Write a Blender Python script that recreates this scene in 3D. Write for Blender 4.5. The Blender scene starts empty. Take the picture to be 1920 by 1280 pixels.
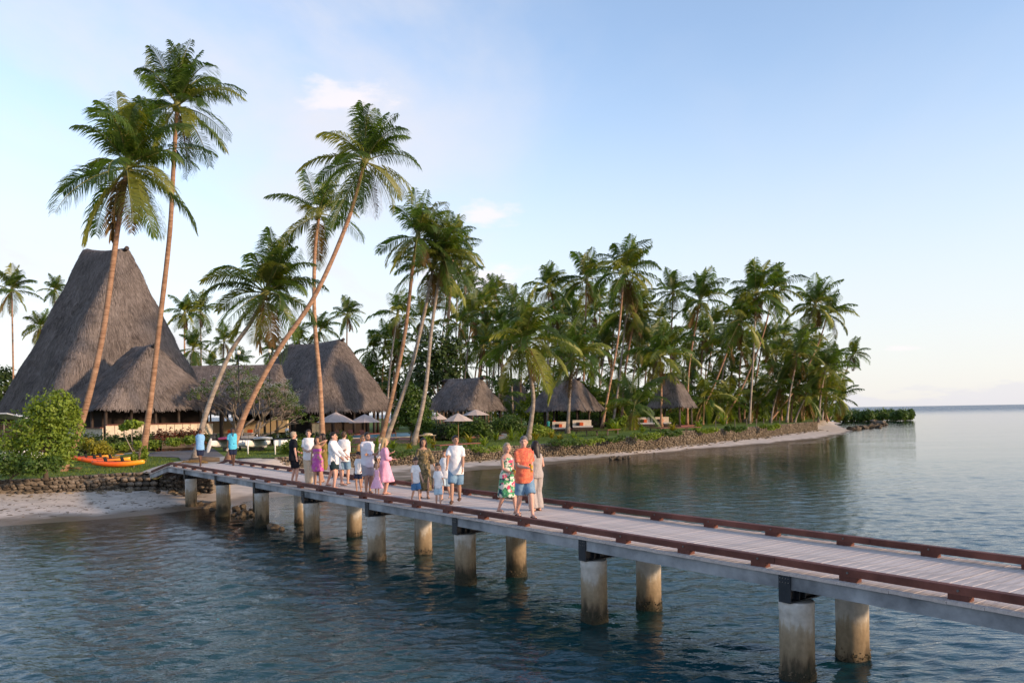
import bpy, bmesh, math, random
import numpy as np
from mathutils import Vector, Matrix, noise
S = bpy.context.scene
COL = S.collection
R = math.radians
rnd = random.Random(7)

# ------------------------------------------------------------------ camera
CAM_H, F_PX, ROLL, HOR = 4.0, 1540.0, 0.0163, 773.2      # photograph pixels (1920 x 1280)
cam_d = bpy.data.cameras.new('camera'); cam = bpy.data.objects.new('camera', cam_d); COL.objects.link(cam)
cam_d.sensor_width = 36.0; cam_d.lens = 36.0 * F_PX / 1920.0
cam_d.shift_y = (HOR - 640.0) / 1920.0
cam_d.clip_start = 0.1; cam_d.clip_end = 60000
COSR, SINR = math.cos(ROLL), math.sin(ROLL)
cam.matrix_world = Matrix(((COSR, SINR, 0, 0), (0, 0, -1, 0), (-SINR, COSR, 0, CAM_H), (0, 0, 0, 1)))
S.camera = cam
S.render.resolution_x, S.render.resolution_y = 1024, 682

def ray(px, py):
    u, v = px - 960.0, HOR - py
    return (u * COSR + v * SINR) / F_PX, (-u * SINR + v * COSR) / F_PX
def at(px, py, Y):                       # survey point seen at a photo pixel, at distance Y
    a, b = ray(px, py); return Vector((a * Y, Y, CAM_H + b * Y))
def onz(px, py, z):                      # survey point on the level z
    a, b = ray(px, py); t = (z - CAM_H) / b
    return Vector((a * t, t, z))
LAND = 1.1
def landz(x, y=0.0):                     # the lawn rises gently towards the right
    t = min(1.0, max(0.0, (x + 3.0) / 20.0)); return LAND + 0.62 * t * t * (3 - 2 * t)
def onl(px, py):
    p = onz(px, py, LAND)
    for _ in range(6): p = onz(px, py, landz(p.x))
    return p

# ------------------------------------------------------------------ sky and sun
SUN_AZ, SUN_EL = 116.0, 13.0             # degrees clockwise from the view direction, above the horizon
W = bpy.data.worlds.new('World'); S.world = W; W.use_nodes = True
wn, wl = W.node_tree.nodes, W.node_tree.links
wn.clear()
def N(tree, typ, **kw):
    n = tree.nodes.new(typ)
    for k, v in kw.items():
        if k.startswith('i_'):
            key = k[2:]; key = int(key) if key.isdigit() else key.replace('_', ' ')
            n.inputs[key].default_value = v
        else: setattr(n, k, v)
    return n
wt = W.node_tree
sky = N(wt, 'ShaderNodeTexSky', sky_type='NISHITA', sun_disc=False, sun_elevation=R(SUN_EL), sun_rotation=R(SUN_AZ),
        altitude=0, air_density=1.0, dust_density=0.6, ozone_density=2.0)
tc = N(wt, 'ShaderNodeTexCoord')
sep = N(wt, 'ShaderNodeSeparateXYZ'); wl.new(tc.outputs['Generated'], sep.inputs[0])
def M_(op, a, b=None, clamp=False):
    n = N(wt, 'ShaderNodeMath', operation=op, use_clamp=clamp)
    for i, x in enumerate((a, b)):
        if x is None: continue
        if isinstance(x, (int, float)): n.inputs[i].default_value = x
        else: wl.new(x, n.inputs[i])
    return n.outputs[0]
zc = M_('MAXIMUM', sep.outputs[2], 0.0)
den = M_('ADD', zc, 0.12)
cmb = N(wt, 'ShaderNodeCombineXYZ')
wl.new(M_('DIVIDE', sep.outputs[0], den), cmb.inputs[0]); wl.new(M_('DIVIDE', sep.outputs[1], den), cmb.inputs[1])
def cloud(scale, mscale, loc, lo, hi, rough=0.55, dist=0.3):
    mp = N(wt, 'ShaderNodeMapping'); mp.inputs['Scale'].default_value = mscale; mp.inputs['Location'].default_value = loc
    mp.inputs['Rotation'].default_value = (0, 0, R(-35))
    wl.new(cmb.outputs[0], mp.inputs['Vector'])
    nz = N(wt, 'ShaderNodeTexNoise', i_Scale=scale, i_Detail=9.0, i_Roughness=rough, i_Distortion=dist)
    wl.new(mp.outputs[0], nz.inputs['Vector'])
    rp = N(wt, 'ShaderNodeMapRange', interpolation_type='SMOOTHSTEP'); rp.inputs['From Min'].default_value = lo; rp.inputs['From Max'].default_value = hi
    wl.new(nz.outputs['Fac'], rp.inputs['Value'])
    return rp.outputs[0]
cl1 = cloud(0.9, (1.0, 0.42, 1), (2.3, 0.7, 0), 0.45, 0.72)
cl2 = cloud(1.8, (1.0, 0.6, 1), (7.1, 3.3, 0), 0.50, 0.74)
# low cumulus bank hugging the horizon
mpb = N(wt, 'ShaderNodeMapping'); mpb.inputs['Scale'].default_value = (9, 9, 40)
wl.new(tc.outputs['Generated'], mpb.inputs['Vector'])
nzb = N(wt, 'ShaderNodeTexNoise', i_Scale=1.0, i_Detail=6.0, i_Roughness=0.55); wl.new(mpb.outputs[0], nzb.inputs['Vector'])
bank_h = M_('MULTIPLY', M_('SUBTRACT', nzb.outputs['Fac'], 0.36), 0.14)
bank = N(wt, 'ShaderNodeMapRange', interpolation_type='SMOOTHSTEP'); bank.inputs['From Min'].default_value = -0.004; bank.inputs['From Max'].default_value = 0.010
wl.new(M_('SUBTRACT', bank_h, sep.outputs[2]), bank.inputs['Value'])
def mixc(fac, a, b):
    m = N(wt, 'ShaderNodeMix', data_type='RGBA')
    if isinstance(fac, float): m.inputs[0].default_value = fac
    else: wl.new(fac, m.inputs[0])
    for sock, x in ((m.inputs[6], a), (m.inputs[7], b)):
        if isinstance(x, tuple): sock.default_value = (*x, 1)
        else: wl.new(x, sock)
    return m.outputs[2]
haze_f = N(wt, 'ShaderNodeMapRange', interpolation_type='SMOOTHSTEP'); haze_f.inputs['From Min'].default_value = 0.42; haze_f.inputs['From Max'].default_value = 0.0
wl.new(sep.outputs[2], haze_f.inputs['Value'])
SKY_K = 1.0
CLOUD = (2.35, 2.28, 2.38)
hsv = N(wt, 'ShaderNodeHueSaturation', i_Saturation=0.88, i_Value=0.90, i_Hue=0.505); wl.new(sky.outputs[0], hsv.inputs['Color'])
leftm = N(wt, 'ShaderNodeMapRange', interpolation_type='SMOOTHSTEP'); leftm.inputs['From Min'].default_value = 0.16; leftm.inputs['From Max'].default_value = -0.22; leftm.inputs['To Min'].default_value = 0.12
wl.new(sep.outputs[0], leftm.inputs['Value'])                      # the wisps thin out towards the open sea
cl1 = M_('MULTIPLY', cl1, leftm.outputs[0]); cl2 = M_('MULTIPLY', cl2, leftm.outputs[0])
def puff(px, py, sx, sz, seed):                                    # one small separate cloud
    a, b = ray(px, py); d = Vector((a, 1, b)).normalized()
    v1 = N(wt, 'ShaderNodeVectorMath', operation='SUBTRACT'); wl.new(tc.outputs['Generated'], v1.inputs[0]); v1.inputs[1].default_value = d
    v2 = N(wt, 'ShaderNodeVectorMath', operation='MULTIPLY'); wl.new(v1.outputs[0], v2.inputs[0]); v2.inputs[1].default_value = (1 / sx, 1 / sx, 1 / sz)
    ln = N(wt, 'ShaderNodeVectorMath', operation='LENGTH'); wl.new(v2.outputs[0], ln.inputs[0])
    mp = N(wt, 'ShaderNodeMapping'); mp.inputs['Scale'].default_value = (22, 22, 60); mp.inputs['Location'].default_value = (seed, 0, 0); wl.new(tc.outputs['Generated'], mp.inputs['Vector'])
    nz = N(wt, 'ShaderNodeTexNoise', i_Scale=1.0, i_Detail=6.0, i_Roughness=0.6); wl.new(mp.outputs[0], nz.inputs['Vector'])
    q = M_('ADD', ln.outputs['Value'], M_('MULTIPLY', M_('SUBTRACT', nz.outputs['Fac'], 0.5), 2.4))
    r_ = N(wt, 'ShaderNodeMapRange', interpolation_type='SMOOTHSTEP'); r_.inputs['From Min'].default_value = 1.15; r_.inputs['From Max'].default_value = 0.2; wl.new(q, r_.inputs['Value'])
    return r_.outputs[0]
thin = mixc(M_('MULTIPLY', haze_f.outputs[0], 0.82), hsv.outputs[0], (2.30, 2.24, 2.30))   # thin high haze that pales the lower sky
c1 = mixc(M_('MULTIPLY', cl1, 0.95), thin, CLOUD)
c2 = mixc(M_('MULTIPLY', cl2, 0.5), c1, CLOUD)
for q_ in (puff(912, 402, .045, .016, 3.0), puff(650, 185, .06, .02, 8.0), puff(880, 520, .08, .02, 5.0), puff(1690, 652, .02, .005, 9.0)): c2 = mixc(M_('MULTIPLY', q_, 0.75), c2, (2.75, 2.55, 2.6))
c3 = mixc(M_('MULTIPLY', bank.outputs[0], 0.45), c2, (2.0, 1.98, 2.25))
bg = N(wt, 'ShaderNodeBackground', i_Strength=0.15); wl.new(c3, bg.inputs['Color'])
wo = N(wt, 'ShaderNodeOutputWorld'); wl.new(bg.outputs[0], wo.inputs['Surface'])

sd = bpy.data.lights.new('sun', 'SUN'); sun = bpy.data.objects.new('sun', sd); COL.objects.link(sun)
sd.energy = 1.9; sd.angle = R(3.0); sd.color = (1.0, 0.70, 0.45)
az, el = R(SUN_AZ), R(SUN_EL)
to_sun = Vector((math.sin(az) * math.cos(el), math.cos(az) * math.cos(el), math.sin(el)))
sun.rotation_euler = to_sun.to_track_quat('Z', 'Y').to_euler()
vs = S.view_settings; vs.view_transform = 'Standard'; vs.look = 'None'; vs.exposure = 1.36; vs.gamma = 1.0
S.render.engine = 'CYCLES'

# ------------------------------------------------------------------ helpers
class MB:
    def __init__(s): s.v = []; s.f = []; s.mi = []
    def add(s, verts, faces, mi=0):
        o = len(s.v); s.v += [tuple(p) for p in verts]; s.f += [tuple(i + o for i in f) for f in faces]; s.mi += [mi] * len(faces)
        return s
    def box(s, c, size, M=None, mi=0, bevel=0.0):
        x, y, z = [d / 2 for d in size]; c = Vector(c)
        P = [Vector((i * x, j * y, k * z)) for i in (-1, 1) for j in (-1, 1) for k in (-1, 1)]
        if M is not None: P = [M @ p for p in P]
        s.add([p + c for p in P], [(0, 1, 3, 2), (4, 6, 7, 5), (0, 4, 5, 1), (2, 3, 7, 6), (0, 2, 6, 4), (1, 5, 7, 3)], mi)
        return s
    def beam(s, a, b, w, h, up=(0, 0, 1), mi=0):
        a, b = Vector(a), Vector(b); d = (b - a); L = d.length; d.normalize()
        sd_ = d.cross(Vector(up)); sd_.normalize(); u = sd_.cross(d)
        M = Matrix((d, sd_, u)).transposed()
        return s.box((a + b) / 2, (L, w, h), M, mi)
    def loft(s, rings, cap=True, close=True, mi=0):
        n = len(rings[0]); V = [p for r in rings for p in r]; F = []
        for i in range(len(rings) - 1):
            for j in range(n if close else n - 1):
                k = (j + 1) % n
                F.append((i * n + j, i * n + k, (i + 1) * n + k, (i + 1) * n + j))
        if cap: F.append(tuple(reversed(range(n)))); F.append(tuple((len(rings) - 1) * n + j for j in range(n)))
        return s.add(V, F, mi)
    def tube(s, path, radii, n=8, cap=True, mi=0, ell=None, ref=None):
        path = [Vector(p) for p in path]; rings = []
        if not hasattr(radii, '__len__'): radii = [radii] * len(path)
        pu = None
        for i, p in enumerate(path):
            d = (path[min(i + 1, len(path) - 1)] - path[max(i - 1, 0)]); d.normalize()
            if pu is None:
                r = Vector(ref) if ref else (Vector((0, 0, 1)) if abs(d.z) < .9 else Vector((0, 1, 0)))
                u = r - d * r.dot(d)
            else: u = pu - d * pu.dot(d)
            u.normalize(); pu = u; w = d.cross(u)
            e = ell or 1.0
            rings.append([p + (u * math.cos(t) * e + w * math.sin(t)) * radii[i] for t in [2 * math.pi * k / n for k in range(n)]])
        return s.loft(rings, cap, True, mi)
    def ball(s, c, r, nu=10, nv=7, mi=0, M=None):
        c = Vector(c)
        if not hasattr(r, '__len__'): r = (r, r, r)
        rings = []
        for i in range(nv + 1):
            t = -math.pi / 2 + math.pi * (i + .02) / (nv + .04); zz = math.sin(t); q = max(math.cos(t), .02)
            ring = [Vector((r[0] * q * math.cos(2 * math.pi * k / nu), r[1] * q * math.sin(2 * math.pi * k / nu), r[2] * zz)) for k in range(nu)]
            if M is not None: ring = [M @ p for p in ring]
            rings.append([p + c for p in ring])
        return s.loft(rings, True, True, mi)
    def mesh(s, name, mats, origin=None, smooth=False):
        me = bpy.data.meshes.new(name)
        V = s.v
        if origin is not None: V = [(x - origin[0], y - origin[1], z - origin[2]) for x, y, z in V]
        me.from_pydata(V, [], s.f)
        if not isinstance(mats, (list, tuple)): mats = [mats]
        for m in mats: me.materials.append(m)
        if len(mats) > 1: me.polygons.foreach_set('material_index', s.mi)
        if smooth: me.polygons.foreach_set('use_smooth', [True] * len(me.polygons))
        me.update(); return me
    def build(s, name, mats, parent=None, smooth=False, local=False, kind=None):
        o = None
        if parent is not None and not local:
            o = parent.location if parent.parent is None else parent.location + parent.parent.location
        me = s.mesh(name, mats, o, smooth)
        return link(name, me, parent, kind)
def link(name, me, parent=None, kind=None, loc=None, rot=None, scale=None):
    ob = bpy.data.objects.new(name, me); COL.objects.link(ob)
    if parent is not None: ob.parent = parent
    if kind: ob['kind'] = kind
    if loc is not None: ob.location = loc
    if rot is not None: ob.rotation_euler = rot
    if scale is not None: ob.scale = scale if hasattr(scale, '__len__') else (scale,) * 3
    return ob
def tag(o, label, cat, group=None):
    o['label'] = label; o['category'] = cat
    if group: o['group'] = group
    return o
def thing(name, label, cat, loc=(0, 0, 0), group=None, rz=0.0):
    o = link(name, None); o.location = loc; o.rotation_euler = (0, 0, rz)
    o.empty_display_size = 0.3
    return tag(o, label, cat, group)
def np_mesh(name, V, faces, mat_, attrs=None, smooth=False):
    """V (n,3) array; faces (m,k) array with constant k"""
    me = bpy.data.meshes.new(name); n, (m, k) = len(V), faces.shape
    me.vertices.add(n); me.vertices.foreach_set('co', np.asarray(V, np.float32).ravel())
    me.loops.add(m * k); me.loops.foreach_set('vertex_index', faces.astype(np.int32).ravel())
    me.polygons.add(m); me.polygons.foreach_set('loop_start', np.arange(0, m * k, k, dtype=np.int32))
    if smooth: me.polygons.foreach_set('use_smooth', np.ones(m, bool))
    me.materials.append(mat_); me.update(calc_edges=True)
    for an, av in (attrs or {}).items():
        a = me.attributes.new(an, 'FLOAT', 'POINT'); a.data.foreach_set('value', np.asarray(av, np.float32))
    return me

# ------------------------------------------------------------------ materials
def mat(name, col, rough=0.75, var=0.18, scale=4.0, col2=None, stretch=(1, 1, 1), bump=0.0, bscale=30.0, bstretch=None,
        spec=0.3, metal=0.0, objvar=0.0, attr=None, transl=0.0, detail=5.0, coord='Object', thr=None, bdist=0.02):
    m = bpy.data.materials.new(name); m.use_nodes = True; t = m.node_tree; nd, lk = t.nodes, t.links
    b = nd['Principled BSDF']; out = nd['Material Output']
    b.inputs['Roughness'].default_value = rough; b.inputs['Metallic'].default_value = metal
    b.inputs['Specular IOR Level'].default_value = spec
    tcn = N(t, 'ShaderNodeTexCoord'); mp = N(t, 'ShaderNodeMapping'); mp.inputs['Scale'].default_value = stretch
    lk.new(tcn.outputs[coord], mp.inputs['Vector'])
    nz = N(t, 'ShaderNodeTexNoise', i_Scale=scale, i_Detail=detail, i_Roughness=0.6); lk.new(mp.outputs[0], nz.inputs['Vector'])
    mr = N(t, 'ShaderNodeMapRange'); lo, hi = thr or (0.3, 0.7)
    mr.inputs['From Min'].default_value = lo; mr.inputs['From Max'].default_value = hi; lk.new(nz.outputs['Fac'], mr.inputs['Value'])
    a = tuple(c * (1 - var) for c in col); e = col2 or tuple(min(1, c * (1 + var)) for c in col)
    mx = N(t, 'ShaderNodeMix', data_type='RGBA'); mx.inputs[6].default_value = (*a, 1); mx.inputs[7].default_value = (*e, 1)
    fac = mr.outputs[0]
    if attr:
        an = N(t, 'ShaderNodeAttribute', attribute_name=attr)
        ad = N(t, 'ShaderNodeMath', operation='ADD'); ml = N(t, 'ShaderNodeMath', operation='MULTIPLY', i_1=0.5)
        lk.new(an.outputs['Fac'], ad.inputs[0]); lk.new(mr.outputs[0], ad.inputs[1]); lk.new(ad.outputs[0], ml.inputs[0]); fac = ml.outputs[0]
    lk.new(fac, mx.inputs[0]); colr = mx.outputs[2]
    if objvar:
        oi = N(t, 'ShaderNodeObjectInfo'); r2 = N(t, 'ShaderNodeMapRange'); r2.inputs['To Min'].default_value = 1 - objvar; r2.inputs['To Max'].default_value = 1 + objvar
        lk.new(oi.outputs['Random'], r2.inputs['Value'])
        hs = N(t, 'ShaderNodeHueSaturation'); lk.new(r2.outputs[0], hs.inputs['Value']); lk.new(colr, hs.inputs['Color'])
        colr = hs.outputs[0]
    lk.new(colr, b.inputs['Base Color'])
    if bump:
        mp2 = N(t, 'ShaderNodeMapping'); mp2.inputs['Scale'].default_value = bstretch or stretch; lk.new(tcn.outputs[coord], mp2.inputs['Vector'])
        n2 = N(t, 'ShaderNodeTexNoise', i_Scale=bscale, i_Detail=4.0); lk.new(mp2.outputs[0], n2.inputs['Vector'])
        bp = N(t, 'ShaderNodeBump', i_Strength=bump, i_Distance=bdist); lk.new(n2.outputs['Fac'], bp.inputs['Height']); lk.new(bp.outputs[0], b.inputs['Normal'])
    if transl:
        tr = N(t, 'ShaderNodeBsdfTranslucent'); ms = N(t, 'ShaderNodeMixShader', i_0=transl)
        g = N(t, 'ShaderNodeHueSaturation', i_Saturation=1.15, i_Value=1.5, i_Hue=0.485); lk.new(colr, g.inputs['Color']); lk.new(g.outputs[0], tr.inputs['Color'])
        lk.new(b.outputs[0], ms.inputs[1]); lk.new(tr.outputs[0], ms.inputs[2]); lk.new(ms.outputs[0], out.inputs['Surface'])
    m['pb'] = 1
    return m
K = {}
K['sand'] = mat('sand', (0.52, 0.445, 0.38), 0.95, 0.2, 1.1, bump=0.9, bscale=5, spec=0.1, detail=8)
K['grass'] = mat('grass', (0.085, 0.145, 0.026), 0.9, 0.35, 0.35, col2=(0.155, 0.20, 0.042), bump=0.7, bscale=14, spec=0.1, detail=9)
K['blade'] = mat('grass_blade', (0.075, 0.13, 0.022), 0.8, 0.4, 0.5, col2=(0.17, 0.22, 0.045), attr='rnd', transl=0.25, spec=0.15)
K['concrete_path'] = mat('concrete_path', (0.40, 0.37, 0.33), 0.9, 0.15, 1.5, bump=0.3, bscale=30, spec=0.1)
K['asphalt_path'] = mat('asphalt_path', (0.16, 0.15, 0.15), 0.95, 0.2, 2.0, bump=0.4, bscale=40, spec=0.1)
K['bark'] = mat('palm_bark', (0.33, 0.18, 0.11), 0.9, 0.35, 1.6, col2=(0.42, 0.26, 0.17), stretch=(1, 1, 2.2), bump=0.9, bscale=1.0, bstretch=(0.4, 0.4, 6.0), bdist=0.14, spec=0.1, objvar=0.2)
K['bark_grey'] = mat('palm_bark_grey', (0.27, 0.22, 0.185), 0.9, 0.35, 1.6, col2=(0.36, 0.30, 0.25), stretch=(1, 1, 2.2), bump=0.9, bscale=1.0, bstretch=(0.4, 0.4, 6.0), bdist=0.14, spec=0.1, objvar=0.2)
K['frond_a'] = mat('palm_frond_green', (0.046, 0.095, 0.016), 0.42, 0.25, 0.8, col2=(0.125, 0.19, 0.034), transl=0.48, spec=0.45, objvar=0.32)
K['frond_b'] = mat('palm_frond_yellow_green', (0.15, 0.195, 0.026), 0.45, 0.25, 0.8, col2=(0.25, 0.25, 0.04), transl=0.3, spec=0.4, objvar=0.25)
K['frond_c'] = mat('palm_frond_dry', (0.17, 0.10, 0.035), 0.7, 0.3, 0.8, col2=(0.22, 0.15, 0.06), transl=0.2, spec=0.2, objvar=0.25)
K['rachis'] = mat('palm_rachis', (0.17, 0.17, 0.05), 0.5, 0.2, 3)
K['coconut'] = mat('coconut', (0.12, 0.11, 0.025), 0.5, 0.3, 3, objvar=0.2)
K['thatch'] = mat('thatch', (0.12, 0.10, 0.095), 0.95, 0.42, 0.7, col2=(0.22, 0.19, 0.178), stretch=(3.0, 3.0, 0.5), bump=1.0, bscale=3.2, bstretch=(4, 4, 0.6), bdist=0.12, spec=0.05, detail=8)
K['strand'] = mat('thatch_strand', (0.080, 0.066, 0.062), 0.95, 0.35, 0.35, col2=(0.26, 0.222, 0.205), attr='rnd', spec=0.05)
K['dark_wood'] = mat('dark_wood', (0.045, 0.032, 0.026), 0.7, 0.3, 3, stretch=(4, 4, 0.6), bump=0.3, bscale=8)
K['interior_shade'] = mat('painted_interior_shade', (0.018, 0.012, 0.010), 0.8, 0.3, 3)  # near-black colour stands in for the shade under the thatched roofs
K['post'] = mat('weathered_post', (0.15, 0.12, 0.10), 0.85, 0.3, 3, stretch=(5, 5, 0.6), bump=0.4, bscale=8)
K['bamboo'] = mat('bamboo_panel', (0.50, 0.38, 0.22), 0.7, 0.2, 3, stretch=(8, 8, 1), bump=0.3, bscale=10)
K['cream_panel'] = mat('cream_panel', (0.58, 0.49, 0.38), 0.75, 0.12, 3, bump=0.2, bscale=12)
K['red_deck'] = mat('red_brown_timber', (0.17, 0.055, 0.040), 0.6, 0.25, 2, stretch=(1, 6, 6), bump=0.2, bscale=10)
K['rail'] = mat('red_rail_paint', (0.095, 0.026, 0.018), 0.65, 0.4, 1.1, col2=(0.19, 0.066, 0.046), bump=0.45, bscale=14, spec=0.3, detail=8, objvar=0.16)
K['plank'] = mat('weathered_plank', (0.50, 0.435, 0.40), 0.85, 0.28, 1.2, col2=(0.66, 0.575, 0.53), stretch=(10, 1.2, 4), bump=0.35, bscale=7, spec=0.15, objvar=0.07, detail=8)
K['stringer'] = mat('grey_blue_stringer', (0.20, 0.215, 0.235), 0.75, 0.5, 1.0, col2=(0.44, 0.46, 0.48), bump=0.3, bscale=8, spec=0.2, detail=9)
K['steel'] = mat('dark_steel', (0.022, 0.027, 0.034), 0.5, 0.3, 3, metal=0.2, bump=0.2, bscale=20)
K['bolt'] = mat('bolt_steel', (0.16, 0.15, 0.14), 0.5, 0.2, 9, metal=0.5)
K['rock'] = mat('dark_rock', (0.085, 0.066, 0.05), 0.9, 0.4, 2.2, col2=(0.15, 0.12, 0.085), bump=0.8, bscale=7, objvar=0.35, spec=0.2)
K['stone'] = mat('wall_stone', (0.13, 0.10, 0.068), 0.9, 0.5, 1.8, col2=(0.25, 0.20, 0.145), bump=0.7, bscale=8, objvar=0.45, spec=0.1)
K['stone_dark'] = mat('wall_stone_dark', (0.105, 0.085, 0.068), 0.9, 0.45, 1.8, col2=(0.19, 0.155, 0.12), bump=0.7, bscale=8, objvar=0.5, spec=0.1)
K['stone_m'] = mat('wall_stone_run', (0.10, 0.078, 0.054), 0.9, 0.45, 1.0, col2=(0.28, 0.225, 0.16), attr='rnd', bump=0.7, bscale=8, spec=0.1)
K['mortar'] = mat('wall_mortar', (0.15, 0.125, 0.10), 0.95, 0.25, 3, bump=0.6, bscale=12)
K['leaf'] = mat('leaf_green', (0.038, 0.085, 0.013), 0.5, 0.4, 0.8, col2=(0.11, 0.18, 0.028), attr='rnd', transl=0.28, spec=0.35)
K['leaf_light'] = mat('leaf_light_green', (0.105, 0.19, 0.020), 0.5, 0.35, 0.9, col2=(0.29, 0.37, 0.05), attr='rnd', transl=0.35, spec=0.35)
K['leaf_dark'] = mat('leaf_dark_green', (0.024, 0.052, 0.011), 0.5, 0.4, 0.8, col2=(0.07, 0.11, 0.022), attr='rnd', transl=0.22, spec=0.35)
K['leaf_red'] = mat('leaf_red_croton', (0.05, 0.05, 0.012), 0.5, 0.4, 0.7, col2=(0.22, 0.045, 0.03), attr='rnd', transl=0.25)
K['leaf_yel'] = mat('leaf_yellow_croton', (0.18, 0.20, 0.02), 0.5, 0.4, 0.7, col2=(0.44, 0.38, 0.04), attr='rnd', transl=0.3)
K['twig'] = mat('grey_twig', (0.24, 0.20, 0.17), 0.9, 0.3, 3, objvar=0.1)
K['trunk'] = mat('tree_trunk', (0.10, 0.075, 0.055), 0.9, 0.3, 3, bump=0.5, bscale=9)
K['white'] = mat('white_paint', (0.75, 0.74, 0.72), 0.5, 0.06, 2)
K['petal'] = mat('white_petal', (0.85, 0.82, 0.76), 0.6, 0.05, 5, transl=0.2)
K['black'] = mat('black_plastic', (0.015, 0.015, 0.017), 0.5, 0.2, 5)
K['canvas'] = mat('umbrella_canvas', (0.55, 0.46, 0.42), 0.9, 0.08, 3, bump=0.15, bscale=30, transl=0.15)
K['pole_wood'] = mat('pole_wood', (0.28, 0.17, 0.09), 0.6, 0.2, 5)
K['cushion'] = mat('cushion_grey', (0.47, 0.45, 0.45), 0.9, 0.1, 4)
K['orange_fabric'] = mat('orange_fabric', (0.60, 0.11, 0.03), 0.9, 0.1, 5)
K['dinghy'] = mat('dinghy_grey', (0.33, 0.31, 0.29), 0.7, 0.12, 1.5, bump=0.1, bscale=5)
K['pool_tile'] = mat('pool_tile', (0.12, 0.33, 0.40), 0.4, 0.15, 3)
K['awning'] = mat('pale_metal_roof', (0.45, 0.48, 0.52), 0.5, 0.08, 2)
K['globe'] = mat('lamp_globe', (0.8, 0.8, 0.78), 0.3, 0.03, 2)
K['pink_sail'] = mat('pink_sailcloth', (0.70, 0.12, 0.25), 0.8, 0.15, 4)
K['glass'] = mat('cocktail_orange', (0.75, 0.33, 0.04), 0.15, 0.1, 5)
K['watch'] = mat('watch_metal', (0.7, 0.7, 0.7), 0.3, 0.1, 5, metal=0.7)
K['rope'] = mat('yellow_rope', (0.55, 0.40, 0.06), 0.8, 0.1, 8)

def kayak_mat():
    m = mat('kayak_orange_yellow', (0.80, 0.13, 0.02), 0.4, 0.1, 1, spec=0.5)
    t = m.node_tree; b = t.nodes['Principled BSDF']
    tcn = N(t, 'ShaderNodeTexCoord'); sp = N(t, 'ShaderNodeSeparateXYZ'); t.links.new(tcn.outputs['Object'], sp.inputs[0])
    nz = N(t, 'ShaderNodeTexNoise', i_Scale=2.0, i_Detail=3.0); t.links.new(tcn.outputs['Object'], nz.inputs['Vector'])
    ad = N(t, 'ShaderNodeMath', operation='ADD'); t.links.new(sp.outputs[0], ad.inputs[0]); t.links.new(nz.outputs['Fac'], ad.inputs[1])
    mr = N(t, 'ShaderNodeMapRange'); mr.inputs['From Min'].default_value = 0.5; mr.inputs['From Max'].default_value = 1.9; t.links.new(ad.outputs[0], mr.inputs['Value'])
    mx = N(t, 'ShaderNodeMix', data_type='RGBA'); mx.inputs[6].default_value = (0.80, 0.12, 0.02, 1); mx.inputs[7].default_value = (0.85, 0.36, 0.02, 1)
    t.links.new(mr.outputs[0], mx.inputs[0]); t.links.new(mx.outputs[2], b.inputs['Base Color'])
    return m
K['kayak'] = kayak_mat()

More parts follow.
